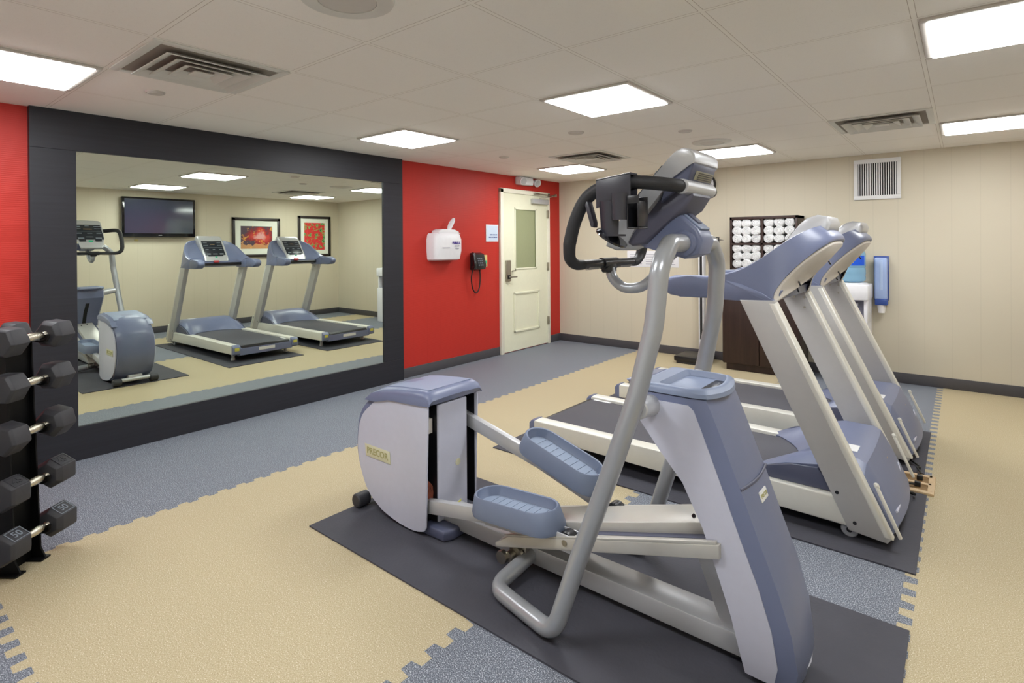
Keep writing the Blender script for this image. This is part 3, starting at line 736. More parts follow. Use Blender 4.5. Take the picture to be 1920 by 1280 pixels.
        for yy, dz_ in ((hw - .055, 0), (hw - .075, .075), (-(hw - .075), .075), (-(hw - .055), 0)):
            p = Vector((3.705 + dz_ * .35, 0, 1.062 + dz_)).lerp(Vector((3.58, 0, 1.085 + dz_ * .5)), k0); p = cen.lerp(p, shrink) + nrm * push
            out.append((p.x, yc + yy * shrink, p.z))
        return out
    b = BM(); loft(b, [ring(0, .95, -.004), ring(0, .975, .0), ring(0), ring(.15), ring(.35), ring(.6), ring(.85), ring(1), ring(1, .96, -.004), ring(1, .89, .01), ring(1, .84, .03)], True, True)
    hd = obj('console_hood', b, 'blue', R0, smooth=50)
    b = BM(); loft(b, [ring(0, .94, -.006), ring(0, .935, .004), ring(0, .90, .010), ring(0, .5, .016), ring(0, .05, .018)], True, True); un = obj('underside_panel', b, 'whiteish', hd, smooth=50)
    b = BM()
    for dy, t in ((-.20, .30), (.16, .62), (-.06, .15)):
        p = tilt0.lerp(tilt1, t); box(b, -.004, .004, -.022, .022, -.004, .004, .002, M4=Matrix.Translation(Vector((p.x + .012, yc + dy, p.z - .012))) @ Matrix.Rotation(-.75, 4, 'Y') @ Matrix.Rotation(.5, 4, 'X'))
    obj('screw_slots', b, 'black', un)
    for s in (-1, 1):
        # arm: rounded grip running back towards the user, and the swept shoulder
        P = [(3.13, 1.122), (3.145, 1.095), (3.18, 1.075), (3.24, 1.068), (3.42, 1.066), (3.42, 1.183), (3.30, 1.184), (3.20, 1.182), (3.155, 1.165), (3.135, 1.145)]
        y_a, y_b = yc + s * (hw + .004), yc + s * (hw - .085); a_, b2 = min(y_a, y_b), max(y_a, y_b)
        b = BM(); prism(b, P, a_, b2, .022, 4); obj('armrest', b, 'blue', R0, smooth=50)
        ya_, yb_ = yc + s * (hw + .0015), yc + s * (hw - .085)
        b = BM(); prism(b, [(3.41, 1.066), (3.705, 1.062), (3.715, 1.075), (3.66, 1.11), (3.56, 1.15), (3.42, 1.182)], min(ya_, yb_), max(ya_, yb_), .003); obj('shoulder', b, 'blue', R0, smooth=50)
    b = BM(); tube(b, [(3.575, yc - .34, 1.115), (3.575, yc + .34, 1.115)], .022, 14); obj('grip_bar', b, 'black', R0)
    b = BM(); prism(b, [(3.56, 1.10), (3.72, 1.07), (3.74, 1.12), (3.62, 1.17), (3.565, 1.15)], yc - .36, yc + .36, .01); obj('lower_crossbar', b, 'blue', R0)
    # display
    b = BM(); rings = []
    for y_, k in ((-.158, .90), (-.15, .98), (-.13, 1), (.13, 1), (.15, .98), (.158, .90)):
        prf = [(3.56, 1.155), (3.575, 1.19), (3.67, 1.315), (3.785, 1.462), (3.815, 1.487), (3.86, 1.502), (3.91, 1.492), (3.925, 1.46), (3.915, 1.425), (3.86, 1.40), (3.76, 1.30), (3.66, 1.18), (3.60, 1.145)]
        cx_, cz_ = 3.75, 1.34; rings.append([(cx_ + (x_ - cx_) * k, yc + y_ * (1.0 if True else 1), cz_ + (z_ - cz_) * k) for x_, z_ in prf])
    loft(b, rings, True, True); ds = obj('display_housing', b, 'silver', R0, smooth=50)
    e1 = Vector((3.785 - 3.575, 0, 1.462 - 1.19)).normalized(); org = Vector((3.575, yc, 1.19)) + Vector((-e1.z, 0, e1.x)) * .002
    F = frame_m(org, (0, -1, 0), e1)
    b = BM(); box(b, -.132, .132, .055, .30, 0, .003, .001, M4=F); box(b, -.10, .10, .035, .06, 0, .003, .001, M4=F); dp = obj('display_panel', b, 'display', ds)
    b = BM()
    for yy, zz, ww, hh in ((-.09, .27, .05, .008), (.09, .27, .05, .008), (-.09, .225, .06, .006), (.09, .225, .06, .006), (-.09, .15, .04, .012), (0, .15, .03, .012), (.09, .15, .04, .012), (0, .185, .24, .003), (-.085, .075, .05, .018), (.085, .075, .05, .018), (0, .075, .06, .012)):
        box(b, yy - ww / 2, yy + ww / 2, zz - hh / 2, zz + hh / 2, .0028, .0042, M4=F)
    obj('buttons', b, 'dispgrey', dp)
    b = BM()
    for k in range(6): box(b, -.03 + k * .010, -.024 + k * .010, .235, .247, .0028, .0042, M4=F)
    obj('digits', b, 'amber', dp)
    obj('start_key', box(BM(), -.014, .014, .012, .03, 0, .004, .002, M4=F), 'green', ds)
    b = BM(); box(b, 3.535, 3.57, yc - .05, yc + .02, 1.135, 1.165, .008); obj('stop_key', b, 'redkey', R0)
    b = BM(); box(b, 3.84, 3.89, yc - .12, yc + .12, 1.395, 1.425, .008, M4=None); obj('display_bracket', b, 'bluedk', R0)
    return R0
t1 = make_treadmill(-3.195, 'blue grey treadmill in front, directly beside the elliptical trainer')
t2 = copy_tree(t1); t1.location.z = .0075; t2.location = (3.2, -2.02, .0075); t2['label'] = 'blue grey treadmill behind the front one, nearer the towel cabinet'

# power floor box and cords
fb = thing('floor_box', 'oak framed power floor box between the treadmill mats', 'power outlet', (4.25, -2.67, 0))
b = BM()
for a in ((4.06, 4.315, -2.82, -2.785), (4.06, 4.30, -2.565, -2.535), (4.06, 4.30, -2.69, -2.665)): box(b, a[0], a[1], a[2], a[3], 0, .014, .002)
box(b, 4.285, 4.315, -2.785, -2.535, 0, .014, .002); obj('frame', b, 'wood', fb)
for a in ((-2.785, -2.69), (-2.665, -2.565)): obj('cover', B(4.06, 4.285, a[0], a[1], 0, .010, .001), 'brass', fb)
def cord(p, lab):
    b = BM(); tube(b, catmull(p, 8), .0055, 8); box(b, p[-1][0] - .014, p[-1][0] + .014, p[-1][1] - .012, p[-1][1] + .012, .0, .035, .004)
    tag(obj('power_cord', b, 'cable'), lab, 'cord', 'black treadmill power cords')
cord([(4.12, -2.33, .05), (4.19, -2.36, .025), (4.235, -2.42, .016), (4.225, -2.48, .03), (4.245, -2.53, .018), (4.235, -2.57, .03), (4.245, -2.62, .02)], 'black power cord from the rear treadmill to the floor box')
cord([(4.13, -3.02, .04), (4.22, -2.96, .05), (4.235, -2.90, .02), (4.17, -2.85, .02), (4.185, -2.78, .025), (4.24, -2.73, .02)], 'black power cord from the front treadmill to the floor box')

# ------------------------------------------------------------------ elliptical trainer
yc = -4.64
E_ = thing('elliptical_trainer', 'large silver and blue grey elliptical trainer in the foreground', 'elliptical', (3.2, yc, 0))
# rear flywheel drum
prof = [(2.50, .03), (2.42, .012), (2.28, .02), (2.14, .06), (2.05, .14), (2.00, .26), (1.992, .36), (2.02, .47), (2.08, .53), (2.15, .578), (2.25, .60), (2.48, .618)]
cen = (2.28, .32)
def scaled(P, k, c=cen): return [(c[0] + (x_ - c[0]) * k, c[1] + (z_ - c[1]) * k) for x_, z_ in P]
shell = [(2.462, .02), (2.42, -.0), (2.28, .003), (2.12, .045), (2.02, .13), (1.965, .255), (1.958, .365), (1.985, .49), (2.055, .57), (2.14, .625), (2.27, .652), (2.462, .66)]
def smooth_poly(P, n=3):
    C = catmull([(x_, 0, z_) for x_, z_ in P], n); return [(v.x, v.z) for v in C]
rings = []
for i in range(15):
    s = -1 + 2 * i / 14; k = .955 + .085 * (1 - abs(s) ** 3.2)
    P = scaled(smooth_poly(shell), k)
    rings.append([(min(x_, 2.36), yc + s * .160, max(z_, .006)) for x_, z_ in P])
b = BM(); loft(b, rings, True, True); obj('drum_shell', b, 'blue', E_, smooth=50)
for s in (-1, 1):
    pp_ = smooth_poly(prof[:-1] + [(2.48, .618)]) + [(2.525, .615), (2.53, .60), (2.512, .05)]
    b = BM(); prism(b, pp_, yc + s * .162, yc + s * .172, .004, 2); sp_ = obj('drum_side_panel', b, 'lav', E_, smooth=40)
    ys = yc + s * .1725
    b = BM(); prism(b, [(2.055, .345), (2.255, .345), (2.26, .285), (2.065, .285)], ys, ys + s * .003, .001); lp = obj('name_plate', b, 'yellowplate', sp_)
    xd = (-s * -1, 0, 0)
    obj('plate_lettering', text_bm('PRECOR', .045, frame_m((2.158, ys + s * .0035, .315), (1 if s < 0 else -1, 0, 0), (0, 0, 1)), .0006, .001), 'olive', lp)
b = BM(); box(b, 2.365, 2.522, yc - .098, yc + .098, .05, .606, .008, 3); fp = obj('drum_front_panel', b, 'lav', E_)
b = BM(); cyl(b, (2.5215, yc + .03, .30), (2.5235, yc + .03, .30), .017, None, 20); obj('logo', b, 'yellowplate', fp)
b = BM(); cyl(b, (2.5215, yc + .04, .10), (2.5235, yc + .04, .10), .016, None, 3); obj('warning_triangle', b, 'yellow', fp)
obj('slot_depth_shade', B(2.362, 2.37, yc - .158, yc + .158, .02, .61), 'ventdark', E_)  # near-black sheet standing in for the shade deep inside the slots
b = BM()
for k in range(6): tube(b, catmull([(2.475, yc - .135 + k * .006, .10), (2.485, yc - .13 + k * .005, .16), (2.48, yc - .14 + k * .008, .21), (2.472, yc - .13, .25)], 5), .0025, 6)
obj('wires', b, 'copper', E_)
obj('crank_block', B(2.465, 2.49, yc - .145, yc - .105, .47, .54, .003), 'whiteish', E_)
cap = [(2.06, .572), (2.12, .615), (2.20, .645), (2.30, .658), (2.42, .668), (2.50, .672), (2.535, .662), (2.548, .635), (2.535, .618), (2.48, .612), (2.25, .600), (2.15, .575)]
rings = []
for s in (-1.0, -.97, -.88, -.6, -.2, .2, .6, .88, .97, 1.0):
    k = abs(s); dz = -.018 if k > .99 else (-.006 if k > .9 else .006 * (1 - s * s) + .004)
    rings.append([(x_, yc + s * .180, z_ + (dz if z_ > .62 else 0)) for x_, z_ in cap])
b = BM(); loft(b, rings, True, True); cp = obj('drum_cap', b, 'blue', E_, smooth=50)
rings = []
for s_, k_ in ((-.80, .0), (-.78, 1), (.78, 1), (.80, .0)):
    top_ = [(2.135, .6215), (2.20, .6475), (2.30, .6615), (2.40, .6695), (2.48, .6745), (2.505, .6740)]
    e_ = .018 if k_ == 0 else 0
    rings.append([(min(max(x_, 2.135 + e_), 2.505 - e_), yc + s_ * .180, z_ + .001 + .0065 * k_) for x_, z_ in top_] + [(x_, yc + s_ * .180, z_ - .006) for x_, z_ in top_[::-1]])
b = BM(); loft(b, rings, True, True); obj('cap_top', b, 'bluelt', cp, smooth=50)
b = BM(); cyl(b, (2.0, yc - .15, .05), (2.0, yc + .15, .05), .02, None, 16); box(b, 2.0, 2.1, yc - .06, yc + .06, .03, .09, .008); ax_ = obj('rear_axle', b, 'silver', E_)
for s in (-1, 1):
    b = BM(); cyl(b, (2.0, yc + s * .12, .036), (2.0, yc + s * .195, .036), .036, None, 24, bev=.006); obj('transport_wheel', b, 'rubber', E_)
b = BM(); prism(b, [(2.46, yc - .15), (2.60, yc - .145), (2.625, yc - .10), (2.62, yc + .02), (2.58, yc + .05), (2.46, yc + .05)], .0, .05, .014, 3, 'z'); obj('front_foot', b, 'bluedk', E_)
b = BM(); box(b, 2.15, 2.47, yc - .12, yc + .12, .0, .04, .01); obj('drum_base', b, 'black', E_)
b = BM()
for s in (-1, 1):
    for q in (.0985, .1595): box(b, 2.368, 2.512, yc + s * q, yc + s * (q + .0015), .052, .604)
obj('slot_wall_shade', b, 'black', E_)  # added black sheets that put shade onto the slot walls
# base beam
b = BM(); box(b, 2.44, 3.93, yc - .062, yc + .058, .028, .10, .006); bb_ = obj('base_beam', b, 'silver', E_)
for xx in (2.75, 3.85):
    b = BM(); cyl(b, (xx, yc, 0), (xx, yc, .03), .03, .022, 16); obj('leveling_foot', b, 'black', E_)
# ramp with two tracks
ra = BM(); a0 = Vector((2.93, .105)); a1 = Vector((3.85, .378))
def rp(x_, d): # point on ramp at x with height d above the lower line
    t = (x_ - a0.x) / (a1.x - a0.x); return (x_, a0.y + (a1.y - a0.y) * t + d)
prism(ra, [rp(2.93, 0), rp(3.85, 0), rp(3.85, .045), rp(3.0, .045), rp(2.93, .018)], yc - .165, yc + .165, .004); rmp = obj('ramp', ra, 'ramp', E_)
rb = BM(); prism(rb, [rp(3.02, .04), rp(3.83, .04), rp(3.80, .085), rp(3.10, .075)], yc - .085, yc + .085, .006)
rc_ = obj('ramp_cover', rb, 'ramp', rmp)
for s in (-1, 1):
    rb = BM(); prism(rb, [rp(2.98, .044), rp(3.84, .044), rp(3.84, .056), rp(2.98, .05)], yc + s * .163, yc + s * .150, .002); obj('track_lip', rb, 'ramp', rmp)
    rb = BM(); prism(rb, [rp(3.0, .0455), rp(3.83, .0455), rp(3.83, .0465), rp(3.0, .0465)], yc + s * .12, yc + s * .088, 0); obj('track_groove', rb, 'bluedk', rmp)
b = BM(); cyl(b, (3.72, yc - .04, .425), (3.725, yc - .04, .432), .006, None, 10); cyl(b, (3.74, yc + .02, .43), (3.745, yc + .02, .437), .006, None, 10); obj('cover_screws', b, 'black', rc_)
b = BM(); prism(b, [(3.72, .335), (3.82, .365), (3.90, .12), (3.90, .05), (3.83, .06)], yc - .05, yc + .05, .01, 2); obj('ramp_post', b, 'silver', E_)
b = BM(); cyl(b, (2.985, yc - .15, .075), (2.985, yc - .05, .075), .02, None, 14); cyl(b, (2.96, yc - .165, .07), (2.96, yc - .145, .07), .027, None, 8); cyl(b, (3.0, yc - .12, .075), (3.0, yc - .105, .075), .034, None, 18); box(b, 2.95, 3.04, yc - .1, yc + .1, .06, .12, .006); obj('ramp_pivot', b, 'steel', E_)
# side loop tubes
pathN = [(3.705, .05, 1.362), (3.705, .185, 1.362), (3.705, .262, 1.29), (3.69, .275, 1.10), (3.64, .295, .88), (3.56, .31, .64), (3.44, .335, .30), (3.355, .355, .035), (3.03, .285, .035), (3.035, .045, .065)]
pathF = fillet(pathN, [0, .05, .10, .5, .5, .5, .5, .085, .075, 0], 8)
for s in (-1, 1):
    b = BM(); tube(b, [(p.x, yc + s * p.y, p.z) for p in pathF], .0305, 20); obj('frame_tube', b, 'tube', E_, smooth=60)
    b = BM(); cyl(b, (3.615, yc + s * .13, .812), (3.632, yc + s * .275, .832), .036, .033, 24, bev=.004); obj('cross_tube', b, 'silver', E_)
    b = BM(); cyl(b, (3.22, yc + s * .325, 0), (3.22, yc + s * .325, .02), .018, None, 12); obj('loop_foot', b, 'black', E_)
# pedals and arms
def make_pedal(cx, cy, cz, pitch, name='pedal'):
    M4 = Matrix.Translation((cx, cy, cz)) @ Matrix.Rotation(-pitch, 4, 'Y')
    def st(hx, hy, z_, r_=.08, dx=0):
        out = []; r_ = min(r_, hy, hx)
        for (sx, sy, a0) in ((1, 1, 0), (-1, 1, 90), (-1, -1, 180), (1, -1, 270)):
            for k in range(7):
                a = math.radians(a0 + 90 * k / 6); out.append((dx + sx * (hx - r_) + r_ * math.cos(a), sy * (hy - r_) + r_ * math.sin(a), z_))
        return out
    b = BM(); loft(b, [st(.185, .075, -.055), st(.215, .088, -.05, .08, .006), st(.217, .090, -.035, .08, .006), st(.200, .083, .03), st(.196, .080, .034), st(.190, .074, .032), st(.180, .066, -.005, .06), st(.175, .062, -.008, .06)], True, True)
    bmesh.ops.transform(b, matrix=M4, verts=b.verts); p = obj(name, b, 'pedal', E_, smooth=50)
    b = BM(); loft(b, [st(.176, .063, -.0075, .06), st(.174, .062, -.004, .06)], True, True)
    for k in range(8): box(b, -.13 + k * .037, -.127 + k * .037, -.05, .05, -.005, -.002, .0005)
    bmesh.ops.transform(b, matrix=M4, verts=b.verts); obj('footplate', b, 'pedalin', p, smooth=50)
    return p
yn, yfr = yc - .132, yc + .142
b = BM(); bar(b, (2.44, yn, .125), (2.92, yn, .215), .036, .062, .005); bar(b, (2.86, yn, .185), (3.27, yn, .225), .045, .03, .004); box(b, 3.235, 3.30, yn - .03, yn - .022, .20, .265, .003); box(b, 3.235, 3.30, yn + .022, yn + .03, .20, .265, .003); box(b, 3.1, 3.27, yn - .03, yn + .03, .205, .235, .004); obj('pedal_arm', b, 'silver', E_)
make_pedal(3.015, yn, .285, math.radians(4))
b = BM(); cyl(b, (3.275, yn - .02, .237), (3.275, yn + .02, .237), .036, None, 24, bev=.005); wh = obj('ramp_wheel', b, 'black', E_)
b = BM(); cyl(b, (3.275, yn - .036, .237), (3.275, yn + .036, .237), .012, None, 12); obj('wheel_hub', b, 'steel', wh)
b = BM(); bar(b, (2.44, yfr, .487), (2.93, yfr, .372), .036, .062, .005); bar(b, (2.90, yfr, .37), (3.31, yfr, .245), .045, .03, .004); obj('pedal_arm', b, 'silver', E_)
make_pedal(3.06, yfr, .418, math.radians(-17))
b = BM(); cyl(b, (3.33, yfr - .02, .262), (3.33, yfr + .02, .262), .036, None, 24, bev=.005); wh = obj('ramp_wheel', b, 'black', E_)
b = BM(); cyl(b, (3.33, yfr - .036, .262), (3.33, yfr + .036, .262), .012, None, 12); obj('wheel_hub', b, 'steel', wh)
# front tower
lev = [(.004, 3.93, 4.015, .085), (.025, 3.908, 4.045, .108), (.09, 3.898, 4.060, .125), (.20, 3.874, 4.045, .134), (.32, 3.835, 4.01, .139), (.45, 3.79, 3.96, .142), (.58, 3.725, 3.912, .144), (.67, 3.645, 3.877, .144), (.76, 3.573, 3.842, .145), (.82, 3.572, 3.818, .146), (.858, 3.578, 3.800, .146)]
def sect(z_, xr, xf, hw_, bulge=.03, inset=0):
    xr, xf, hw_ = xr + inset, xf - inset, hw_ - inset; out = []
    out += [(xr, yc - hw_ + .01, z_), (xr + .01, yc - hw_, z_)]
    for k in range(1, 6): out.append((xr + .01 + (xf - .05 - xr) * k / 6, yc - hw_, z_))
    out += [(xf - .045, yc - hw_, z_)]
    for k in range(11):
        s = -1 + 2 * k / 10; out.append((xf + bulge * (1 - s * s), yc + s * (hw_ - .012), z_ - .18 * bulge * (1 - s * s)))
    out += [(xf - .045, yc + hw_, z_)]
    for k in range(5, 0, -1): out.append((xr + .01 + (xf - .05 - xr) * k / 6, yc + hw_, z_))
    out += [(xr + .01, yc + hw_, z_), (xr, yc + hw_ - .01, z_)]
    return out
b = BM(); loft(b, [sect(*l, bulge=.014) for l in lev], True, True); tower = obj('tower_shroud', b, 'blue', E_, smooth=32)
for s in (-1, 1):
    for nm, L in (('upper_side_cover', lev[6:]), ('lower_side_cover', lev[1:7])):
        b = BM(); R0_, R1_ = [], []
        rings = []
        for (z_, xr, xf, hw_) in L:
            xa, xb = xr + .002, xf - .052
            if xr == 3.578: pass
            rings.append([(xa, yc + s * (hw_ - .004), z_), (xa, yc + s * (hw_ + .004), z_), ((xa + xb) / 2, yc + s * (hw_ + .006), z_), (xb, yc + s * (hw_ + .004), z_), (xb, yc + s * (hw_ - .004), z_)])
        if nm == 'upper_side_cover': rings[-1] = [(p[0], p[1], .835) for p in rings[-1]]
        loft(b, rings, True, True); obj(nm, b, 'lav', tower, smooth=50)
# dark slot in the rear face (seen in the mirror)
b = BM(); prism(b, [(3.62, .695), (3.722, .58), (3.787, .45), (3.832, .32), (3.84, .32), (3.795, .45), (3.73, .58), (3.63, .695)], yc - .018, yc + .018); obj('slot', b, 'ventdark', tower)
# top tray
b = BM(); loft(b, [sect(.862, 3.565, 3.806, .151, .03), sect(.876, 3.563, 3.803, .152, .03), sect(.886, 3.572, 3.79, .145, .03), sect(.889, 3.585, 3.787, .136, .026), sect(.889, 3.635, 3.784, .126, .022), sect(.870, 3.645, 3.780, .118, .020), sect(.868, 3.65, 3.775, .11, .018)], True, True); tt = obj('tower_top_tray', b, 'bluelt', E_, smooth=40)
b = BM(); box(b, 3.752, 3.785, yc - .10, yc + .10, .868, .8705, .001); obj('tray_slot', b, 'black', tt)
b = BM(); prism(b, [(3.50, .875), (3.57, .888), (3.60, .870), (3.52, .86)], yc - .10, yc + .10, .006); obj('tray_rear_lip', b, 'blue', tt)
# logo plate and ledge on the shroud
b = BM(); m4 = Matrix.Translation((3.938, yc - .015, .565)) @ Matrix.Rotation(math.radians(22), 4, 'Y') @ Matrix.Rotation(math.radians(-4), 4, 'X')
F2 = Matrix.Translation((3.9365, yc + .02, .548)) @ Matrix.Rotation(math.radians(-19), 4, 'Y')
b = BM(); box(b, -.002, .003, -.055, .015, -.016, .016, .002, M4=F2); lpl = obj('logo_plate', b, 'label', tower)
obj('logo_lettering', text_bm('PRECOR', .016, F2 @ frame_m((.0035, -.02, 0), (0, 1, 0), (0, 0, 1)), .0005, .0004), 'olive', lpl)
b = BM(); tube(b, catmull([(3.905, yc - .132, .598), (3.918, yc - .05, .598), (3.920, yc + .03, .598), (3.910, yc + .130, .598)], 5), .005, 8); obj('shroud_ledge', b, 'bluedk', tower)
b = BM(); tube(b, catmull([(4.050, yc - .05, .06), (4.066, yc, .07), (4.058, yc + .05, .12), (4.042, yc + .078, .19)], 5), .008, 8); obj('toe_trim', b, 'lav', tower)
b = BM(); box(b, 3.92, 4.01, yc - .07, yc + .045, 0, .03, .008); obj('front_base', b, 'black', E_)
# neck
nk = [(3.47, 1.378), (3.56, 1.425), (3.60, 1.455), (3.645, 1.480), (3.678, 1.472), (3.748, 1.410), (3.765, 1.37), (3.752, 1.325), (3.70, 1.308), (3.64, 1.325), (3.56, 1.36)]
b = BM(); prism(b, nk, yc - .062, yc + .062, .012, 3); nko = obj('neck', b, 'blue', E_, smooth=45)
b = BM(); cyl(b, (3.705, yc - .085, 1.362), (3.705, yc + .085, 1.362), .044, None, 28, bev=.008); obj('neck_collar', b, 'blue', E_)
b = BM(); bar(b, (3.672, yc, 1.478), (3.754, yc, 1.408), .085, .008, .003); fc = obj('neck_front_plate', b, 'bluelt', nko)
b = BM(); bar(b, (3.695, yc, 1.463), (3.735, yc, 1.428), .04, .013, .004); obj('access_port', b, 'bluedk', fc)
# console: tablet housing, wide at the user side and narrower at the back
cprof = [(3.425, 1.352, 0), (3.445, 1.39, 0), (3.52, 1.470, 0), (3.60, 1.553, 0), (3.69, 1.648, 0), (3.712, 1.668, .1), (3.730, 1.676, .4), (3.750, 1.670, .75), (3.762, 1.652, 1), (3.760, 1.628, 1), (3.742, 1.618, 1), (3.69, 1.585, 1), (3.60, 1.480, .8), (3.53, 1.40, .6), (3.50, 1.352, .4), (3.46, 1.337, .2)]
rings = []
for s, k in ((-1, .96), (-.97, .99), (-.90, 1), (-.5, 1.005), (0, 1.01), (.5, 1.005), (.90, 1), (.97, .99), (1, .96)):
    rings.append([(3.62 + (x_ - 3.62) * k, yc + s * (.150 - .034 * f_ - .045 * max(0, (1.5 - z_) / .16)), 1.51 + (z_ - 1.51) * k) for x_, z_, f_ in cprof])
b = BM(); loft(b, rings, True, True); ch = obj('console_housing', b, 'silver', E_, smooth=45)
e1 = Vector((3.69 - 3.445, 0, 1.648 - 1.39)).normalized(); F = frame_m(Vector((3.445, yc, 1.39)) + Vector((-e1.z, 0, e1.x)) * .004, (0, -1, 0), e1)
b = BM(); box(b, -.134, .134, .075, .315, 0, .004, .001, M4=F); box(b, -.108, -.045, .045, .08, 0, .004, .001, M4=F); box(b, .045, .108, .045, .08, 0, .004, .001, M4=F); dp = obj('display_panel', b, 'display', ch)
b = BM()
for yy, zz, ww, hh in ((-.10, .285, .07, .012), (.10, .285, .07, .012), (0, .295, .04, .01), (-.10, .25, .07, .006), (.10, .25, .07, .006), (0, .205, .26, .003), (-.10, .175, .05, .014), (-.01, .175, .05, .01), (.09, .175, .05, .014), (-.085, .095, .06, .02), (.085, .095, .06, .02), (0, .115, .07, .008)):
    box(b, yy - ww / 2, yy + ww / 2, zz - hh / 2, zz + hh / 2, .0038, .0052, M4=F)
obj('buttons', b, 'dispgrey', dp)
b = BM()
for k in range(7): box(b, -.04 + k * .012, -.032 + k * .012, .235, .248, .0038, .0052, M4=F)
obj('digits', b, 'amber', dp)
b = BM(); box(b, -.02, .02, .035, .06, 0, .006, .004, M4=F); obj('start_key', b, 'green', ch)
# back of the console: dark recessed face with a grille, and the block that carries the sleeve
b = BM(); prism(b, [(3.66, 1.60), (3.752, 1.632), (3.756, 1.622), (3.735, 1.565), (3.70, 1.545), (3.64, 1.50)], yc - .108, yc + .106, .006, 2); bp_ = obj('console_back', b, 'bluedk', ch, smooth=45)
F3 = frame_m((3.7465, yc, 1.593), (0, 1, 0), Vector((.021, 0, .057)))
b = BM(); box(b, -.070, .088, -.020, .012, 0, .0015, .0005, M4=F3); gpl = obj('grille_plate', b, 'ventplate', bp_)
b = BM()
for r_ in range(4): box(b, -.045, .082, -.017 + r_ * .007, -.0135 + r_ * .007, .0012, .0024, M4=F3)
obj('grille_lines', b, 'black', gpl)
b = BM(); prism(b, [(3.66, 1.55), (3.735, 1.55), (3.745, 1.52), (3.715, 1.475), (3.66, 1.44), (3.57, 1.36), (3.52, 1.352), (3.49, 1.37), (3.56, 1.45)], yc - .088, yc + .088, .012, 3); obj('mounting_block', b, 'deep', E_, smooth=45)
# handlebars
b = BM(); cyl(b, (3.728, yc - .145, 1.548), (3.728, yc + .118, 1.548), .0245, None, 22, bev=.003); obj('handlebar_sleeve', b, 'silver', E_)
hp = [(3.728, .118, 1.548), (3.70, .195, 1.552), (3.62, .262, 1.560), (3.53, .282, 1.552), (3.455, .285, 1.515), (3.41, .287, 1.44), (3.385, .285, 1.36)]
for s in (-1, 1):
    pts = catmull([(x_, yc + s * y_, z_) for x_, y_, z_ in hp], 6) + catmull([(3.385, yc + s * .285, 1.36), (3.378, yc + s * .272, 1.312), (3.378, yc + s * .235, 1.289), (3.38, yc + s * .19, 1.286)], 5)[1:]
    b = BM(); tube(b, pts, .021, 16, rf=lambda t: .0225 if t < .7 else .0225 - .005 * (t - .7) / .3); obj('handlebar_grip', b, 'foam', E_, smooth=60)
    b = BM(); tube(b, [(3.38, yc + s * .19, 1.286), (3.378, yc + s * .05, 1.287)], .0165, 16); gb = obj('pulse_bar', b, 'black', E_)
    b = BM(); tube(b, [(3.38, yc + s * .165, 1.282), (3.378, yc + s * .08, 1.283)], .0168, 16, flat=.8); obj('sensor_plate', b, 'steel', gb)
b = BM(); tube(b, [(3.379, yc - .055, 1.287), (3.379, yc + .055, 1.287)], .0215, 16); box(b, 3.36, 3.40, yc - .03, yc + .03, 1.25, 1.29, .008); obj('centre_clamp', b, 'black', E_)
b = BM(); tube(b, catmull([(3.383, yc, 1.265), (3.40, yc, 1.225), (3.445, yc, 1.195), (3.51, yc, 1.20), (3.56, yc, 1.235), (3.60, yc, 1.29), (3.65, yc, 1.335), (3.70, yc, 1.36)], 7), .0195, 16); obj('support_tube', b, 'tube', E_, smooth=60)
# accessory tray hanging on the near grip
yh = yc - .275
b = BM(); pl = [(3.505, 1.478), (3.628, 1.508), (3.628, 1.585), (3.505, 1.572)]
prism(b, pl, yh - .034, yh - .027, .002); prism(b, [(3.505, 1.566), (3.628, 1.580), (3.628, 1.587), (3.505, 1.573)], yh - .034, yh + .020, .002)
prism(b, [(3.505, 1.50), (3.628, 1.50), (3.628, 1.585), (3.505, 1.572)], yh + .014, yh + .020, .002); ho = obj('cup_holder', b, 'holder', E_)
def arc_wall(cx, cy, r0, r1, a0, a1, z0, z1, n=14, th=.003):
    R = []
    for k in range(n + 1):
        a = math.radians(a0 + (a1 - a0) * k / n); c_, s_ = math.cos(a), math.sin(a)
        R.append([(cx + r0 * c_, cy + r0 * s_, z0), (cx + r1 * c_, cy + r1 * s_, z1), (cx + (r1 - th) * c_, cy + (r1 - th) * s_, z1), (cx + (r0 - th) * c_, cy + (r0 - th) * s_, z0)])
    return loft(BM(), R, True, True)
b = arc_wall(3.592, yh - .030, .026, .030, 150, 400, 1.437, 1.522); obj('cup_lip', b, 'holder', ho, smooth=60)
b = arc_wall(3.548, yh - .002, .036, .044, 120, 330, 1.385, 1.50, 20); cyl(b, (3.555, yh, 1.386), (3.555, yh, 1.392), .036, None, 24); obj('cup', b, 'holder', ho, smooth=60)
b = BM(); box(b, 3.618, 3.623, yh - .038, yh + .025, 1.41, 1.51, .001); box(b, 3.655, 3.660, yh - .038, yh + .025, 1.415, 1.495, .001)
box(b, 3.618, 3.660, yh + .022, yh + .027, 1.41, 1.51, .001); box(b, 3.618, 3.66, yh - .038, yh + .025, 1.408, 1.413, .001); box(b, 3.618, 3.66, yh - .04, yh - .034, 1.487, 1.512, .001); obj('pocket', b, 'black', ho)
b = BM(); cyl(b, (3.548, yh - .012, 1.378), (3.552, yh - .012, 1.384), .056, None, 28, bev=.001); obj('holder_base', b, 'gloss', ho)
b = BM(); prism(b, [(3.468, 1.49), (3.474, 1.503), (3.482, 1.498), (3.502, 1.43), (3.50, 1.415), (3.490, 1.418)], yh - .045, yh - .015, .003); obj('holder_tab', b, 'holder', ho)
E_.location.z = .0075

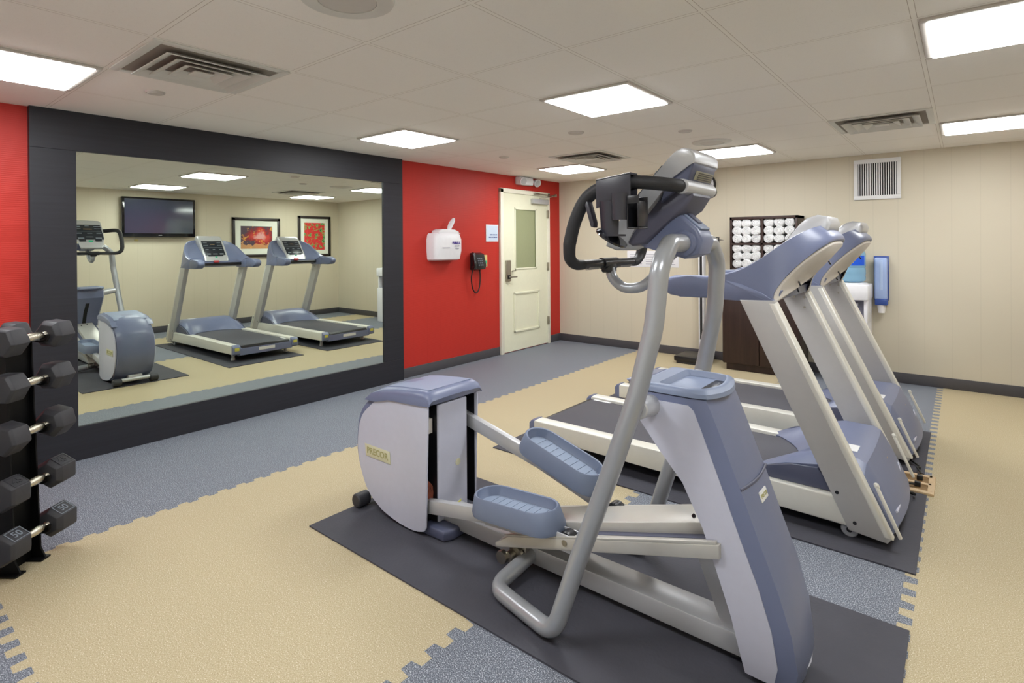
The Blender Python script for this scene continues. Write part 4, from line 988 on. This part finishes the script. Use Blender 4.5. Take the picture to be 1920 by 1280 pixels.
# ------------------------------------------------------------------ dumbbell rack
h = Vector((-.62, .785, 0)).normalized(); pdir = Vector((-h.y, h.x, 0))      # h: along the handles, pdir: away to the left
base_pt = Vector((1.30, -5.955, 0))
rk = thing('dumbbell_rack', 'black upright dumbbell rack at the left edge beside the mirror', 'rack', (1.2, -6.1, 0))
def LF(a, p_, z_): return base_pt + h * a + pdir * p_ + Vector((0, 0, z_))
M_h = Matrix((h, pdir, Vector((0, 0, 1)))).transposed().to_4x4(); M_h.translation = base_pt
ZR = [.148, .365, .590, .797, .985]
for a in (-.003, -.125):
    b = BM(); prism(b, [(-.01, 0), (.32, 0), (.30, .05), (.26, .98), (.05, .98), (.02, .05)], a - .004, a + .004, .002, 1, 'x'); box(b, a - .03, a + .02, -.01, .32, 0, .008, .002)
    bmesh.ops.transform(b, matrix=M_h, verts=b.verts); obj('side_plate', b, 'rackblack', rk)
b = BM(); box(b, -.125, 0, .06, .25, .0, .97); bmesh.ops.transform(b, matrix=M_h, verts=b.verts); obj('core', b, 'rackblack', rk)
for z_ in ZR:
    for a in (-.012, -.112):
        b = BM(); pts = [(a, -.030, z_ + .004), (a, -.026, z_ - .018), (a, 0, z_ - .028), (a, .03, z_ - .022), (a, .06, z_ - .03)]
        tube(b, catmull(pts, 5), .0065, 8); bmesh.ops.transform(b, matrix=M_h, verts=b.verts); obj('saddle', b, 'rackblack', rk)
def dumbbell(cpos, hexr, hexl, rot, lab, grp='black rubber hex dumbbells on the rack', twin=None, text=None):
    t = thing('dumbbell', lab, 'dumbbell', tuple(cpos), grp)
    Mx = Matrix((h, pdir, Vector((0, 0, 1)))).transposed().to_4x4(); Mx.translation = Vector(cpos)
    b = BM(); seg = 18
    st = [(-.066, .012), (-.060, .016), (-.045, .0125), (-.038, .0165), (0, .0185), (.038, .0165), (.045, .0125), (.060, .016), (.066, .012)]
    loft(b, [[(x_, r_ * math.cos(2 * math.pi * k / seg), r_ * math.sin(2 * math.pi * k / seg)) for k in range(seg)] for x_, r_ in st], True, True)
    bmesh.ops.transform(b, matrix=Mx, verts=b.verts); obj('handle', b, 'chrome', t)
    for s in (-1, 1):
        b = BM(); rings = []
        for x_, r_ in ((.062, .72), (.082, 1.0), (.062 + hexl - .012, 1.0), (.062 + hexl, .86)):
            rings.append([(s * x_, hexr * r_ * math.cos(rot + math.pi * k / 3), hexr * r_ * math.sin(rot + math.pi * k / 3)) for k in range(6)])
        loft(b, rings, True, True); bevel(b, .003, 2); bmesh.ops.transform(b, matrix=Mx, verts=b.verts); hd_ = obj('hex_head', b, 'rubber', t, smooth=25)
        ap = hexr * math.cos(math.pi / 6)
        if text:
            ang = rot + math.pi / 6
            while ang < math.radians(25): ang += math.pi / 3
            # face whose normal looks up and to the front
            best = max([rot + math.pi / 6 + k * math.pi / 3 for k in range(6)], key=lambda a_: math.sin(a_) - .55 * math.cos(a_))
            nrm = Vector((0, math.cos(best), math.sin(best))); xd = Vector((1, 0, 0)); yd = nrm.cross(xd)
            F4 = Mx @ frame_m(Vector((s * (.062 + hexl / 2), 0, 0)) + nrm * (ap + .0002), xd, yd)
            b = BM()
            w2, h2 = hexl / 2 - .016, hexr / 2 - .006
            for q in ((-w2, w2, -h2, -h2 + .003), (-w2, w2, h2 - .003, h2), (-w2, -w2 + .003, -h2, h2), (w2 - .003, w2, -h2, h2)): box(b, *q, -.0005, .0012, M4=F4)
            merge(b, text_bm(text, hexr * .62, F4 @ Matrix.Translation((0, 0, .0005)), .0007, .0006)); obj('weight_mark', b, 'dispgrey' if text == '50' else 'rubber', hd_)
    return t
names = ['bottom', 'second lowest', 'middle', 'second highest', 'top']
spec = [(.067, .105, .0, '50'), (.067, .10, .0, '45'), (.067, .10, .25, None), (.064, .10, .0, None), (.064, .10, .12, None)]
for k, z_ in enumerate(ZR):
    c0 = LF(-.062, -.008, z_)
    r_, l_, ro, tx = spec[k]
    dumbbell(c0, r_, l_, ro + math.pi / 6 * (k in (0, 1)), 'black hex dumbbell with chrome handle on the %s tier of the rack' % names[k], text=tx)
dumbbell(LF(-.062, .175, .985), .055, .09, .1, 'black hex dumbbell behind the front one on the top tier of the rack')
